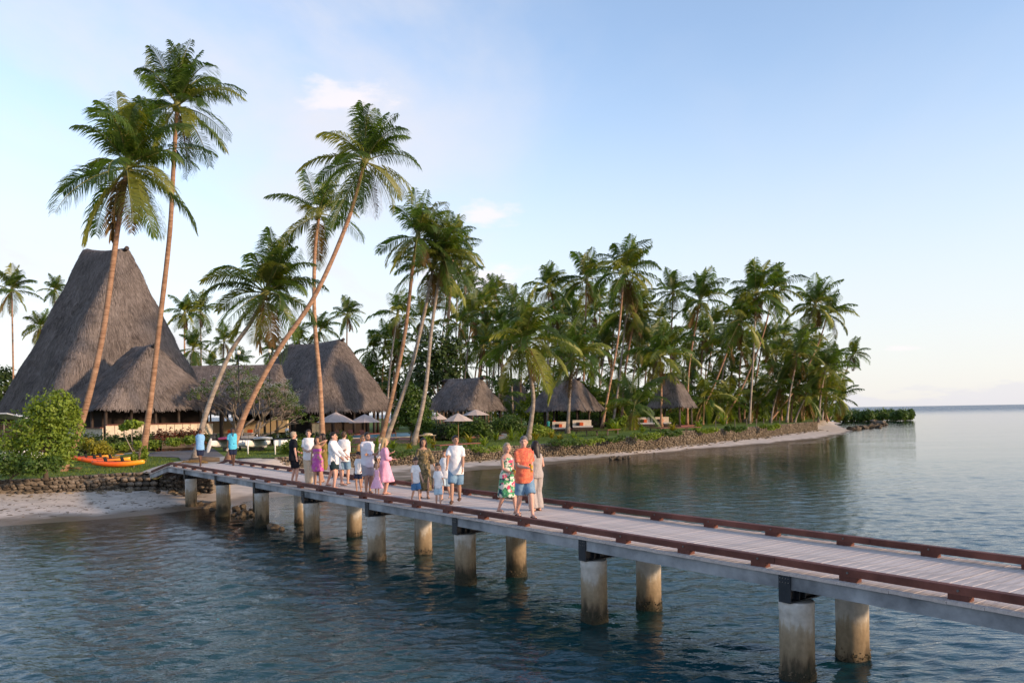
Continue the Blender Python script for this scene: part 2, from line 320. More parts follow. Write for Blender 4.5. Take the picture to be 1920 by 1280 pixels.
def column_mat():
    m = mat('pile_concrete', (0.5, 0.46, 0.40), 0.85, 0.2, 2, spec=0.15)
    t = m.node_tree; lk = t.links; b = t.nodes['Principled BSDF']
    geo = N(t, 'ShaderNodeNewGeometry'); sp = N(t, 'ShaderNodeSeparateXYZ'); lk.new(geo.outputs['Position'], sp.inputs[0])
    mp = N(t, 'ShaderNodeMapping'); mp.inputs['Scale'].default_value = (3, 3, 0.7); lk.new(geo.outputs['Position'], mp.inputs['Vector'])
    n1 = N(t, 'ShaderNodeTexNoise', i_Scale=1.6, i_Detail=7.0, i_Roughness=0.65); lk.new(mp.outputs[0], n1.inputs['Vector'])
    n2 = N(t, 'ShaderNodeTexNoise', i_Scale=14.0, i_Detail=4.0); lk.new(geo.outputs['Position'], n2.inputs['Vector'])
    off = N(t, 'ShaderNodeMath', operation='MULTIPLY_ADD', i_1=1.0, i_2=-0.5); lk.new(n1.outputs['Fac'], off.inputs[0])
    hh = N(t, 'ShaderNodeMath', operation='ADD'); lk.new(sp.outputs[2], hh.inputs[0]); lk.new(off.outputs[0], hh.inputs[1])
    rp = N(t, 'ShaderNodeValToRGB'); e = rp.color_ramp.elements
    mr = N(t, 'ShaderNodeMapRange'); mr.inputs['From Min'].default_value = -0.05; mr.inputs['From Max'].default_value = 1.3; lk.new(hh.outputs[0], mr.inputs['Value'])
    e[0].position = 0.13; e[0].color = (0.026, 0.024, 0.015, 1)
    e[1].position = 0.92; e[1].color = (0.60, 0.57, 0.52, 1)
    for p, c in ((0.21, (0.080, 0.058, 0.035, 1)), (0.31, (0.20, 0.145, 0.085, 1)), (0.54, (0.30, 0.225, 0.14, 1)), (0.62, (0.36, 0.29, 0.20, 1)), (0.70, (0.52, 0.475, 0.41, 1))):
        x = e.new(p); x.color = c
    oi = N(t, 'ShaderNodeObjectInfo'); om = N(t, 'ShaderNodeMath', operation='MULTIPLY_ADD', i_1=0.26, i_2=-0.13); lk.new(oi.outputs['Random'], om.inputs[0])
    oa = N(t, 'ShaderNodeMath', operation='ADD', use_clamp=True); lk.new(mr.outputs[0], oa.inputs[0]); lk.new(om.outputs[0], oa.inputs[1]); lk.new(oa.outputs[0], rp.inputs[0])
    mx = N(t, 'ShaderNodeMix', data_type='RGBA', blend_type='MULTIPLY'); mx.inputs[0].default_value = 0.5
    lk.new(rp.outputs[0], mx.inputs[6]); lk.new(n2.outputs['Fac'], mx.inputs[7])
    g = N(t, 'ShaderNodeGamma', i_Gamma=0.85); lk.new(mx.outputs[2], g.inputs[0]); lk.new(g.outputs[0], b.inputs['Base Color'])
    bp = N(t, 'ShaderNodeBump', i_Strength=0.4, i_Distance=0.02); lk.new(n2.outputs['Fac'], bp.inputs['Height']); lk.new(bp.outputs[0], b.inputs['Normal'])
    return m
K['column'] = column_mat()

# ------------------------------------------------------------------ terrain, lawn, sea
def pts(lst, z): return [onz(x, y, z).to_2d() for x, y in lst]
left_wall = [Vector((-75, 34)), Vector((-40, 36.5))] + pts([(0, 902), (115, 896), (230, 888), (300, 886), (402, 891)], LAND)
ramp_edge = pts([(440, 868), (446, 858)], LAND)
right_wall = [onl(x, y).to_2d() for x, y in [(515, 858), (580, 856), (650, 853), (727, 849), (860, 844), (945, 838), (1030, 832), (1100, 826), (1180, 819), (1300, 807.5), (1420, 800), (1530, 790.5)]]
land_far = [Vector((80, 205)), Vector((78, 300)), Vector((40, 520)), Vector((-500, 520)), Vector((-500, 34))]
LANDPOLY = left_wall + ramp_edge + right_wall + land_far
shore = [Vector((-500, 24)), Vector((-75, 25)), Vector((-40, 27.5))] + pts([(0, 988), (150, 976), (330, 958), (410, 948), (500, 934), (620, 922), (740, 905), (880, 882), (1000, 874), (1150, 857), (1300, 843), (1440, 832), (1545, 821), (1585, 812), (1600, 806), (1575, 800), (1562, 794)], 0.0)
SHOREPOLY = shore + [Vector((98, 250)), Vector((90, 320)), Vector((50, 540)), Vector((-520, 540))]
def sdist(P, poly):
    """signed distance of points P (n,2) to closed polygon (positive inside)"""
    A = np.array([(p[0], p[1]) for p in poly]); B = np.roll(A, -1, 0)
    d = np.full(len(P), 1e9); ins = np.zeros(len(P), bool)
    for a, b in zip(A, B):
        e = b - a; w = P - a
        t = np.clip((w @ e) / (e @ e), 0, 1)
        d = np.minimum(d, np.hypot(*(w - t[:, None] * e).T))
        c = ((a[1] > P[:, 1]) != (b[1] > P[:, 1]))
        with np.errstate(divide='ignore', invalid='ignore'):
            ins ^= c & (P[:, 0] < (b[0] - a[0]) * (P[:, 1] - a[1]) / (b[1] - a[1]) + a[0])
    return np.where(ins, d, -d)
def vnoise(P, sc, seed):
    r = np.random.RandomState(seed); out = np.zeros(len(P))
    for i in range(14):
        th = r.rand() * 6.283; k = sc * (0.5 + 1.8 * r.rand()); out += np.sin(P[:, 0] * math.cos(th) * k + P[:, 1] * math.sin(th) * k + r.rand() * 6.283)
    return out / 5.3
def hb_at(X, Y):                         # sand level at the foot of the walls
    h = np.interp(X, [-26, -22, -20, -16, -9, 4, 12, 30, 60], [.58, .42, .27, .25, .16, .18, .32, .4, .5])
    w = np.clip((-14.6 - X) / 2, 0, 1) * np.clip((Y - 45.5) / 3, 0, 1)
    return h * (1 - w) + 1.06 * w
def ground_h(P):
    ds = sdist(P, SHOREPOLY) + 0.5 * vnoise(P, 0.55, 3); dw = sdist(P, LANDPOLY)
    frac = np.clip(ds / (np.maximum(ds, 0) + np.maximum(-dw, 0.01)), 0, 1)
    hb = hb_at(P[:, 0], P[:, 1])
    h = np.where(ds > 0, hb * frac ** 0.9, np.maximum(-4.0, 0.055 * ds - 0.0009 * ds * ds))
    h += np.where(ds > 1, 0.025 * vnoise(P, 2.0, 5), 0)
    return np.where(dw > 0.15, np.where(dw > 1, 0.95, 0.5), h)
def gridmesh(name, xs, ys, zfun, mat_, smooth=True, attrs=None):
    X, Y = np.meshgrid(xs, ys); P = np.stack([X.ravel(), Y.ravel()], 1)
    Z = zfun(P); nx, ny = len(xs), len(ys)
    i = (np.arange(ny - 1)[:, None] * nx + np.arange(nx - 1)[None, :]).ravel()
    F = np.stack([i, i + 1, i + nx + 1, i + nx], 1)
    me = np_mesh(name, np.column_stack([P, Z]), F, mat_, {k: v(P) for k, v in (attrs or {}).items()}, smooth)
    return me
def graded(*segs):
    o = []
    for a, b, st in segs: o += list(np.arange(a, b, st))
    return np.array(sorted(set(np.round(o, 4))))
def sand_mat():
    m = K['sand']; t = m.node_tree; lk = t.links; b = t.nodes['Principled BSDF']
    src = b.inputs['Base Color'].links[0].from_socket
    geo = N(t, 'ShaderNodeNewGeometry'); sp = N(t, 'ShaderNodeSeparateXYZ'); lk.new(geo.outputs['Position'], sp.inputs[0])
    nz = N(t, 'ShaderNodeTexNoise', i_Scale=0.5, i_Detail=4.0); lk.new(geo.outputs['Position'], nz.inputs['Vector'])
    ad = N(t, 'ShaderNodeMath', operation='MULTIPLY_ADD', i_1=0.16, i_2=-0.08); lk.new(nz.outputs['Fac'], ad.inputs[0])
    a2 = N(t, 'ShaderNodeMath', operation='ADD'); lk.new(sp.outputs[2], a2.inputs[0]); lk.new(ad.outputs[0], a2.inputs[1])
    wet = N(t, 'ShaderNodeMapRange', interpolation_type='SMOOTHSTEP'); wet.inputs['From Min'].default_value = 0.11; wet.inputs['From Max'].default_value = 0.03; lk.new(a2.outputs[0], wet.inputs['Value'])
    mx = N(t, 'ShaderNodeMix', data_type='RGBA'); mx.inputs[7].default_value = (0.17, 0.125, 0.085, 1)      # wet sand
    lk.new(wet.outputs[0], mx.inputs[0]); lk.new(src, mx.inputs[6])
    # scattered seaweed and shell flecks along the tide line
    n3 = N(t, 'ShaderNodeTexNoise', i_Scale=2.6, i_Detail=9.0, i_Roughness=0.75); lk.new(geo.outputs['Position'], n3.inputs['Vector'])
    fl = N(t, 'ShaderNodeMapRange'); fl.inputs['From Min'].default_value = 0.66; fl.inputs['From Max'].default_value = 0.72; lk.new(n3.outputs['Fac'], fl.inputs['Value'])
    m2 = N(t, 'ShaderNodeMix', data_type='RGBA'); m2.inputs[7].default_value = (0.13, 0.09, 0.06, 1); lk.new(fl.outputs[0], m2.inputs[0]); lk.new(mx.outputs[2], m2.inputs[6])
    lk.new(m2.outputs[2], b.inputs['Base Color'])
    rr = N(t, 'ShaderNodeMapRange'); rr.inputs['To Min'].default_value = 0.95; rr.inputs['To Max'].default_value = 0.35; lk.new(wet.outputs[0], rr.inputs['Value']); lk.new(rr.outputs[0], b.inputs['Roughness'])
sand_mat()
xs = graded((-30000, -600, 4000), (-600, -60, 12), (-60, 80, 0.55), (80, 140, 4), (140, 600, 30), (600, 30001, 4200))
ys = graded((-400, 0, 40), (0, 20, 1.5), (20, 110, 0.5), (110, 240, 2), (240, 700, 20), (700, 40001, 5600))
o = link('sand_beach', gridmesh('sand_beach', xs, ys, ground_h, K['sand']), kind='structure')

def poly_sheet(name, P, z, m, kind='structure', subdiv=None):
    me = bpy.data.meshes.new(name); bm = bmesh.new()
    f = bm.faces.new([bm.verts.new((p[0], p[1], z)) for p in P]); f.normal_update()
    if f.normal.z < 0: f.normal_flip()
    bmesh.ops.triangulate(bm, faces=[f]); bm.to_mesh(me); bm.free(); me.materials.append(m)
    return link(name, me, kind=kind)
from mathutils.geometry import delaunay_2d_cdt
def lawn():
    gx, gy = np.meshgrid(np.arange(-70, 90, 2.5), np.arange(34, 230, 3.0)); P = np.column_stack([gx.ravel(), gy.ravel()]); P = P[sdist(P, LANDPOLY) > 1.0]
    n = len(LANDPOLY); vs_ = [Vector((p[0], p[1])) for p in LANDPOLY] + [Vector(p) for p in P]
    v, e, f, *_ = delaunay_2d_cdt(vs_, [], [list(range(n))], 1, 1e-5)
    V = [(p.x, p.y, landz(p.x) + .03 * noise.noise(Vector((p.x * .2, p.y * .2, 0)))) for p in v]
    me = bpy.data.meshes.new('lawn'); me.from_pydata(V, [], [tuple(q) for q in f]); me.materials.append(K['grass']); me.polygons.foreach_set('use_smooth', [True] * len(me.polygons)); me.update()
    bm = bmesh.new(); bm.from_mesh(me); bmesh.ops.recalc_face_normals(bm, faces=bm.faces)
    if sum(q.normal.z for q in bm.faces) < 0: bmesh.ops.reverse_faces(bm, faces=bm.faces)
    bm.to_mesh(me); bm.free(); link('lawn', me, kind='structure')
lawn()
poly_sheet('concrete_path', pts([(262, 887), (303, 889), (350, 878), (440, 872), (448, 862), (420, 856), (372, 860), (318, 868), (285, 878)], LAND), LAND + 0.036, K['concrete_path'])
poly_sheet('asphalt_path', pts([(372, 860), (420, 856), (402, 842), (372, 834), (330, 842), (276, 850), (280, 856), (335, 858), (340, 864)], LAND), LAND + 0.041, K['asphalt_path'])
poly_sheet('kerb_line', pts([(214, 853), (250, 848), (300, 843), (370, 836), (372, 838), (300, 846), (250, 851), (216, 856)], LAND), LAND + 0.046, K['concrete_path'])
poly_sheet('garden_path', pts([(935, 825), (952, 822), (948, 808), (928, 800), (918, 801), (935, 812)], LAND), LAND + 0.09, K['concrete_path'])

# short grass on the lawns facing the water
def scatter_grass(polys_px, n, name):
    r = np.random.RandomState(11); V = []; 
    P = np.concatenate([np.column_stack([r.uniform(min(p[0] for p in q), max(p[0] for p in q), n), r.uniform(min(p[1] for p in q), max(p[1] for p in q), n)]) for q in polys_px])
    keep = np.zeros(len(P), bool)
    for q in polys_px: keep |= sdist(P, q) > 0.0
    keep &= sdist(P, LANDPOLY) > 0.1
    for q in ('concrete_path', 'asphalt_path'):
        me = bpy.data.objects[q].data
        bd = [tuple(v.co[:2]) for v in me.vertices]; keep &= sdist(P, bd) < 0
    P = P[keep]; m = len(P)
    h = r.uniform(0.04, 0.13, m); th = r.uniform(0, 6.28, m); w = r.uniform(0.012, 0.03, m); ln = r.normal(0, 0.03, (m, 2))
    c, s = np.cos(th) * w, np.sin(th) * w; lz = np.array([landz(q) for q in P[:, 0]])
    A = np.column_stack([P[:, 0] - c, P[:, 1] - s, lz]); B = np.column_stack([P[:, 0] + c, P[:, 1] + s, lz])
    T = np.column_stack([P[:, 0] + ln[:, 0], P[:, 1] + ln[:, 1], lz + h])
    V = np.stack([A, B, T], 1).reshape(-1, 3); F = np.arange(3 * m).reshape(-1, 3)
    o = link(name, np_mesh(name, V, F, K['blade'], {'rnd': np.repeat(r.rand(m), 3)}), kind='stuff')
    tag(o, 'short green lawn grass along the top of the sea walls', 'grass')
scatter_grass([pts([(-40, 900), (90, 895), (300, 884), (330, 868), (300, 845), (200, 850), (-40, 860)], LAND),
               pts([(446, 858), (600, 855), (730, 848), (860, 843), (1030, 831), (1100, 826), (1200, 817), (1150, 808), (1000, 812), (860, 824), (720, 828), (440, 845)], LAND)], 26000, 'grass')

def sea_mat():
    m = bpy.data.materials.new('sea_water'); m.use_nodes = True; t = m.node_tree; lk = t.links; t.nodes.clear()
    out = N(t, 'ShaderNodeOutputMaterial'); geo = N(t, 'ShaderNodeNewGeometry')
    def nz(scale, stretch, rot, detail=3.0):
        mp = N(t, 'ShaderNodeMapping'); mp.inputs['Scale'].default_value = stretch; mp.inputs['Rotation'].default_value = (0, 0, R(rot)); lk.new(geo.outputs['Position'], mp.inputs['Vector'])
        n = N(t, 'ShaderNodeTexNoise', i_Scale=scale, i_Detail=detail, i_Roughness=0.55); lk.new(mp.outputs[0], n.inputs['Vector']); return n.outputs['Fac']
    a, b, d = nz(1.5, (0.45, 1.25, 1), 8, 5.0), nz(6.5, (0.5, 1.25, 1), -10), nz(0.10, (0.4, 1.0, 1), 12, 4.0)
    b1 = N(t, 'ShaderNodeBump', i_Strength=0.30, i_Distance=0.12); lk.new(a, b1.inputs['Height'])
    b2 = N(t, 'ShaderNodeBump', i_Strength=0.7, i_Distance=0.035); lk.new(b, b2.inputs['Height']); lk.new(b1.outputs[0], b2.inputs['Normal'])
    sp0 = N(t, 'ShaderNodeSeparateXYZ'); lk.new(geo.outputs['Position'], sp0.inputs[0])
    lee = N(t, 'ShaderNodeMapRange', interpolation_type='SMOOTHSTEP'); lee.inputs['From Min'].default_value = 12; lee.inputs['From Max'].default_value = 60; lee.inputs['To Min'].default_value = 0.72; lee.inputs['To Max'].default_value = 0.20; lk.new(sp0.outputs[1], lee.inputs['Value'])
    lk.new(lee.outputs[0], b2.inputs['Strength'])
    le2 = N(t, 'ShaderNodeMath', operation='MULTIPLY', i_1=0.5); lk.new(lee.outputs[0], le2.inputs[0]); lk.new(le2.outputs[0], b1.inputs['Strength'])
    b3 = N(t, 'ShaderNodeBump', i_Strength=0.12, i_Distance=0.8); lk.new(d, b3.inputs['Height']); lk.new(b2.outputs[0], b3.inputs['Normal'])
    # open sea beyond the reef edge is choppier than the lagoon
    spz = N(t, 'ShaderNodeSeparateXYZ'); lk.new(geo.outputs['Position'], spz.inputs[0])
    reef = N(t, 'ShaderNodeMapRange', interpolation_type='SMOOTHSTEP'); reef.inputs['From Min'].default_value = 240; reef.inputs['From Max'].default_value = 900; lk.new(spz.outputs[1], reef.inputs['Value'])
    e4 = nz(0.12, (0.35, 1.0, 1), 4, 5.0); b4 = N(t, 'ShaderNodeBump', i_Distance=5.0); lk.new(reef.outputs[0], b4.inputs['Strength']); lk.new(e4, b4.inputs['Height']); lk.new(b3.outputs[0], b4.inputs['Normal'])
    nrm = b4.outputs[0]
    at_ = N(t, 'ShaderNodeAttribute', attribute_name='depth')
    op = N(t, 'ShaderNodeMapRange', interpolation_type='SMOOTHSTEP'); op.inputs['From Min'].default_value = -0.05; op.inputs['From Max'].default_value = 1.15; op.inputs['To Min'].default_value = 0.08; op.inputs['To Max'].default_value = 1.0
    lk.new(at_.outputs['Fac'], op.inputs['Value'])
    deepc = N(t, 'ShaderNodeMix', data_type='RGBA'); deepc.inputs[6].default_value = (0.006, 0.042, 0.046, 1); deepc.inputs[7].default_value = (0.010, 0.080, 0.155, 1)
    dm = N(t, 'ShaderNodeMapRange'); dm.inputs['From Min'].default_value = 2.0; dm.inputs['From Max'].default_value = 4.0; lk.new(at_.outputs['Fac'], dm.inputs['Value']); lk.new(dm.outputs[0], deepc.inputs[0])
    tr = N(t, 'ShaderNodeBsdfTransparent', i_Color=(0.78, 0.84, 0.76, 1)); df = N(t, 'ShaderNodeBsdfDiffuse'); lk.new(deepc.outputs[2], df.inputs['Color'])
    body = N(t, 'ShaderNodeMixShader'); lk.new(op.outputs[0], body.inputs[0]); lk.new(tr.outputs[0], body.inputs[1]); lk.new(df.outputs[0], body.inputs[2])
    gl = N(t, 'ShaderNodeBsdfGlossy', i_Roughness=0.025); lk.new(nrm, gl.inputs['Normal'])
    fr = N(t, 'ShaderNodeFresnel', i_IOR=1.58); lk.new(nrm, fr.inputs['Normal'])
    su = N(t, 'ShaderNodeMixShader'); lk.new(fr.outputs[0], su.inputs[0]); lk.new(body.outputs[0], su.inputs[1]); lk.new(gl.outputs[0], su.inputs[2])
    lk.new(su.outputs[0], out.inputs['Surface']); return m
K['sea'] = sea_mat()
wr = np.random.RandomState(21); WAVES = []
for i in range(64):
    lam = 0.26 * (1.5 / 0.26) ** wr.rand(); k = 2 * math.pi / lam
    th = wr.normal(math.radians(-82), math.radians(34))
    sl = 0.0255 * (1.0 if lam < 0.7 else 0.5)
    WAVES.append((lam, k * math.cos(th), k * math.sin(th), sl / k, wr.rand() * 6.283))
def sea_z(P):
    X, Y = P[:, 0], P[:, 1]; z = np.zeros(len(P))
    act = (X > -45) & (X < 62) & (Y > 1) & (Y < 130); x, y = X[act], Y[act]
    edge = np.clip((x + 44) / 6, 0, 1) * np.clip((61 - x) / 6, 0, 1) * np.clip((y - 1.5) / 2, 0, 1) * np.clip((128 - y) / 40, 0, 1)
    patch = np.interp(y, [8, 14, 24, 60], [1.15, 1.1, .95, .5]) * np.interp(x, [2, 18], [1.0, .72]) + 0.30 * vnoise(np.column_stack([x, y]), 0.16, 9)
    zz = np.zeros(len(x)); sp = np.clip(0.0046 * y, 0.05, 2)           # row spacing
    for lam, kx, ky, a, ph in WAVES:
        wt_ = np.clip((lam / np.maximum(sp, 0.065) - 2.4) / 1.3, 0, 1)
        if wt_.max() <= 0: continue
        zz += a * wt_ * np.sin(kx * x + ky * y + ph)
    calm = np.clip(-sdist(np.column_stack([x, y]), SHOREPOLY) / 6, 0.06, 1)
    z[act] = zz * edge * patch * calm
    return z
ysea = [-400, -200, -80, -30, -10, -3, 1]
while ysea[-1] < 130: ysea.append(ysea[-1] + max(0.05, min(0.0046 * ysea[-1], 0.8)) if ysea[-1] > 7.5 else ysea[-1] + .25)
ysea = np.array(ysea + [150, 180, 220, 280, 360, 500, 800, 1500, 3000, 8000, 20000, 40000])
xsea = graded((-30000, -600, 6000), (-600, -60, 45), (-60, -32, 0.5), (-32, -16, 0.14), (-16, 20, 0.065), (20, 40, 0.15), (40, 64, 0.4), (64, 200, 10), (200, 600, 60), (600, 30001, 6000))
link('sea', gridmesh('sea', xsea, ysea, sea_z, K['sea'], attrs={'depth': lambda P: -ground_h(P)}), kind='structure')

# ------------------------------------------------------------------ stone walls
def rock_mesh(name, m, seed, sub=2, squash=(1, 1, 1), rough=0.22):
    bm = bmesh.new(); bmesh.ops.create_icosphere(bm, subdivisions=sub, radius=1.0); r = random.Random(seed)
    off = Vector((r.random() * 50, r.random() * 50, r.random() * 50))
    for v in bm.verts:
        k = 1 + rough * noise.noise(v.co * 1.1 + off) * 1.6 + rough * .5 * noise.noise(v.co * 2.6 + off)
        c = v.co.normalized(); mx_ = max(abs(c.x), abs(c.y), abs(c.z)); k *= 0.62 + 0.38 / mx_          # blocky
        v.co = Vector((c.x * squash[0], c.y * squash[1], c.z * squash[2])) * k * 0.85
    me = bpy.data.meshes.new(name); bm.to_mesh(me); bm.free(); me.materials.append(m)
    return me
STONES = [rock_mesh('stone', K['stone'], i, 1, rough=0.3) for i in range(5)]
STONES_D = [rock_mesh('stone', K['stone_dark'], 20 + i, 1, rough=0.3) for i in range(5)]
for me in STONES + STONES_D: me.polygons.foreach_set('use_smooth', [True] * len(me.polygons))
ROCKS = [rock_mesh('rock', K['rock'], 50 + i, 2, rough=0.45) for i in range(5)]
def resample(P, step):
    out = []; 
    for a, b in zip(P[:-1], P[1:]):
        n = max(1, int((b - a).length / step)); out += [a.lerp(b, i / n) for i in range(n)]
    return out + [P[-1]]
def wall_core(parent, P, base_z, top_z, th=0.5, seed=0):
    mb = MB(); Q = resample(P, 1.2); rings = []
    for i, p in enumerate(Q):
        d = (Q[min(i + 1, len(Q) - 1)] - Q[max(i - 1, 0)]).normalized(); n = Vector((d.y, -d.x))      # outward (towards the sea)
        if n.y > 0 and abs(n.y) > .2: n = -n
        w = 0.05 * noise.noise(Vector((i * .7, seed, 0)))
        a = p + n * (0.03 + w * .5); b = p - n * (th - 0.1)
        tz = landz(p.x) + .04 + w * .4; rings.append([Vector((a.x + n.x * .12, a.y + n.y * .12, base_z)), Vector((a.x, a.y, tz)), Vector((b.x, b.y, tz)), Vector((b.x, b.y, base_z))])
    mb.loft(rings); return mb.build('wall_core', K['mortar'], parent), Q
def seg_normal(d):
    n = Vector((d.y, -d.x)); return n
def stones_along(P, base_z, top_z, sz, rr, x_keep=None):
    out = []
    for a, b in zip(P[:-1], P[1:]):
        L = (b - a).length; d = (b - a) / L; n = Vector((d.y, -d.x)); top_z = landz((a.x + b.x) / 2) + .05; base_z = float(hb_at(np.array([(a.x + b.x) / 2]), np.array([0.0]))[0]) - .04
        rows = max(2, int((top_z - base_z) / (sz * 0.78)))
        for r in range(rows + 1):
            s = rr.uniform(0, sz)
            while s < L:
                w = sz * rr.uniform(0.55, 1.6); z = base_z + (top_z - base_z) * (r + .5 + rr.uniform(-.25, .25)) / (rows + 1)
                top = (r == rows)
                if top: z = top_z - sz * .22
                q = a + d * (s + w / 2) + n * (0.13 + 0.10 * (1 - r / rows) + rr.uniform(-.07, .09) - (0.05 if top else 0))
                out.append((Vector((q.x, q.y, z)), math.atan2(d.y, d.x), (w * .56, sz * .42 * rr.uniform(.8, 1.2), (top_z - base_z) / (rows + 1) * rr.uniform(.58, .74))))
                s += w * 0.98
    return out
rr = random.Random(5)
lw = thing('stone_wall', 'low dark stone sea wall behind the grey sand beach at the left', 'wall', (*left_wall[3], 0.3))
wall_core(lw, left_wall, 0.25, LAND + 0.02, seed=1)
near_part = stones_along(resample(left_wall[1:], 6), 0.42, LAND + 0.03, 0.27, rr)
near_part.sort(key=lambda q: (q[0].x < -27.5, abs(q[0].x + 20)))
for q, a, sc in near_part[:300]:
    link('stone', rr.choice(STONES_D), lw, loc=q - lw.location, rot=(rr.uniform(-.2, .2), rr.uniform(-.2, .2), a + rr.uniform(-.2, .2)), scale=sc)
def joined_stones(lst, meshes, name, m, parent, seed=1):
    V, F, A = [], [], []; o = 0; r = random.Random(seed)
    base = [(np.array([v.co[:] for v in me.vertices]), np.array([p.vertices[:] for p in me.polygons])) for me in meshes]
    for q, a, sc in lst:
        bv, bf = r.choice(base); M = Matrix.LocRotScale(q - parent.location, Matrix.Rotation(a + r.uniform(-.3, .3), 3, 'Z').to_quaternion() @ Matrix.Rotation(r.uniform(-.4, .4), 3, 'X').to_quaternion(), Vector(sc))
        M = np.array(M); V.append(bv @ M[:3, :3].T + M[:3, 3]); F.append(bf + o); A.append(np.full(len(bv), r.random())); o += len(bv)
    if not V: return
    return link(name, np_mesh(name, np.concatenate(V), np.concatenate(F), m, {'rnd': np.concatenate(A)}, True), parent, kind='stuff')
joined_stones(near_part[300:], STONES_D, 'stone_run', K['stone_m'], lw)
rw = thing('stone_wall', 'long brown rubble sea wall curving along the lawn to the point', 'wall', (*right_wall[3], 0.3))
wall_core(rw, right_wall, 0.1, LAND + 0.02, seed=2)
far_part = stones_along(resample(right_wall, 5), 0.12, LAND + 0.04, 0.21, rr)
far_part.sort(key=lambda q: q[0].y)
for q, a, sc in far_part[:300]:
    link('stone', rr.choice(STONES), rw, loc=q - rw.location, rot=(rr.uniform(-.3, .3), rr.uniform(-.3, .3), a + rr.uniform(-.3, .3)), scale=sc)
joined_stones(far_part[300:], STONES, 'stone_run', K['stone_m'], rw, 3)
# loose rubble along the foot of both walls
rub = []
for P_, cnt in ((resample(right_wall, 3), 420), (resample(left_wall[2:], 3), 90)):
    for i in range(cnt):
        k = rr.randrange(len(P_) - 1); a, b = P_[k], P_[k + 1]; d = (b - a).normalized(); n = Vector((d.y, -d.x)); q = a.lerp(b, rr.random()) + n * (.3 + abs(rr.gauss(0, .5)))
        z = float(ground_h(np.array([[q.x, q.y]]))[0]); s_ = rr.uniform(.05, .2); rub.append((Vector((q.x, q.y, z)), rr.uniform(0, 6), (s_ * 1.3, s_, s_ * .7)))
ru = thing('rubble', 'loose rubble stones scattered along the foot of the sea walls', 'rubble', (0, 50, 0)); joined_stones(rub, STONES, 'loose_stones', K['stone_m'], ru, 8)
# seaweed, twigs and dry leaf litter along the tide line of the left beach
lit = []; MBL = MB()
for i in range(420):
    t_ = rr.random(); q = onz(-20 + 400 * t_ + rr.uniform(-10, 10), rr.choice([948, 938, 952, 928, 960]) - 16 * t_ + rr.gauss(0, 4.5), .22)
    z = float(ground_h(np.array([[q.x, q.y]]))[0]); L_ = abs(rr.gauss(.06, .06)) + .025; a = rr.gauss(0, .7); d = Vector((math.cos(a), math.sin(a), rr.uniform(-.1, .2))) * L_; w = Vector((-math.sin(a), math.cos(a), 0)) * L_ * rr.uniform(.12, .4); q.z = z + .012
    if z > .03: MBL.add([q - d, q + w + Vector((0, 0, .015)), q + d, q - w], [(0, 1, 2, 3)])
wk = mat('wrack', (.09, .06, .04), .9, .4, 3, col2=(.20, .15, .10)); tag(MBL.build('beach_litter', wk, kind='stuff'), 'dark seaweed and leaf litter scattered over the left beach', 'seaweed')
# stone steps in the left wall beside the bridge
st = thing('stone_steps', 'dark stone steps set into the sea wall left of the bridge end', 'steps', left_wall[4].to_3d())
for i in range(3):
    a, b = left_wall[4].to_3d(), left_wall[5].to_3d(); e_ = (b - a).normalized(); n = Vector((e_.y, -e_.x, 0))
    c = (a + b) / 2 + n * (0.78 - i * 0.2); c.z = 0.34 + i * 0.24
    for j in range(5):
        q = a.lerp(b, (j + .5) / 5) + (c - (a + b) / 2); q.z = c.z
        link('step_stone', rr.choice(STONES_D), st, loc=q - st.location, rot=(0, 0, rr.uniform(-.1, .1)), scale=((b - a).length / 5 * .62, .24, .17))
# loose rocks
def rock_group(lst, group, labels, z=0.0):
    for i, (px, py, s) in enumerate(lst):
        p = onz(px, py, z); lab = labels[i % len(labels)]
        o = link('rock', rr.choice(ROCKS), loc=p + Vector((0, 0, s * .12)), rot=(rr.uniform(-.5, .5), rr.uniform(-.5, .5), rr.uniform(0, 6.3)), scale=(s * rr.uniform(.8, 1.3), s, s * rr.uniform(.55, .8)))
        tag(o, lab, 'rock', group)
rock_group([(372, 948, .24), (386, 952, .17), (398, 948, .2), (443, 956, .22), (452, 962, .2), (464, 966, .3), (473, 958, .2), (484, 963, .22), (438, 966, .16), (412, 964, .2), (450, 970, .15), (514, 990, .24), (470, 986, .26), (528, 993, .16), (455, 952, .18), (478, 967, .15), (400, 956, .16)], 'rocks around the inner bridge piles', ['dark wet boulder among the rocks at the foot of the inshore bridge piles'], 0.0)
rock_group([(346, 924, .27), (327, 926, .12), (296, 922, .14)], 'boulders below the bridge end', ['brown boulder on the sand under the shore end of the bridge'], 0.35)
rock_group([(1600, 806, .8), (1608, 805, .9), (1618, 803, .9), (1628, 802, 1.0), (1637, 801, 1.1), (1646, 799, 1.0), (1652, 797, 1.2), (1644, 795, 1.1), (1640, 792, 1.2), (1633, 789, 1.3), (1627, 787, 1.2), (1618, 786, 1.1), (1610, 787, .9), (1598, 788, .9), (1585, 789, .9), (1570, 790, 1.0), (1648, 802, .7), (1660, 797, .8)], 'rocks of the small breakwater', ['dark rock in the curved breakwater off the point'], 0.0)
rock_group([(1146, 860, .28), (1153, 859.5, .3), (1161, 859.5, .24), (1170, 858, .26), (1180, 857.5, .2), (1365, 832, .3), (1355, 834, .24), (1332, 837, .2)], 'rocks at the water edge below the long wall', ['low dark rock at the water edge below the long sea wall'], 0.05)

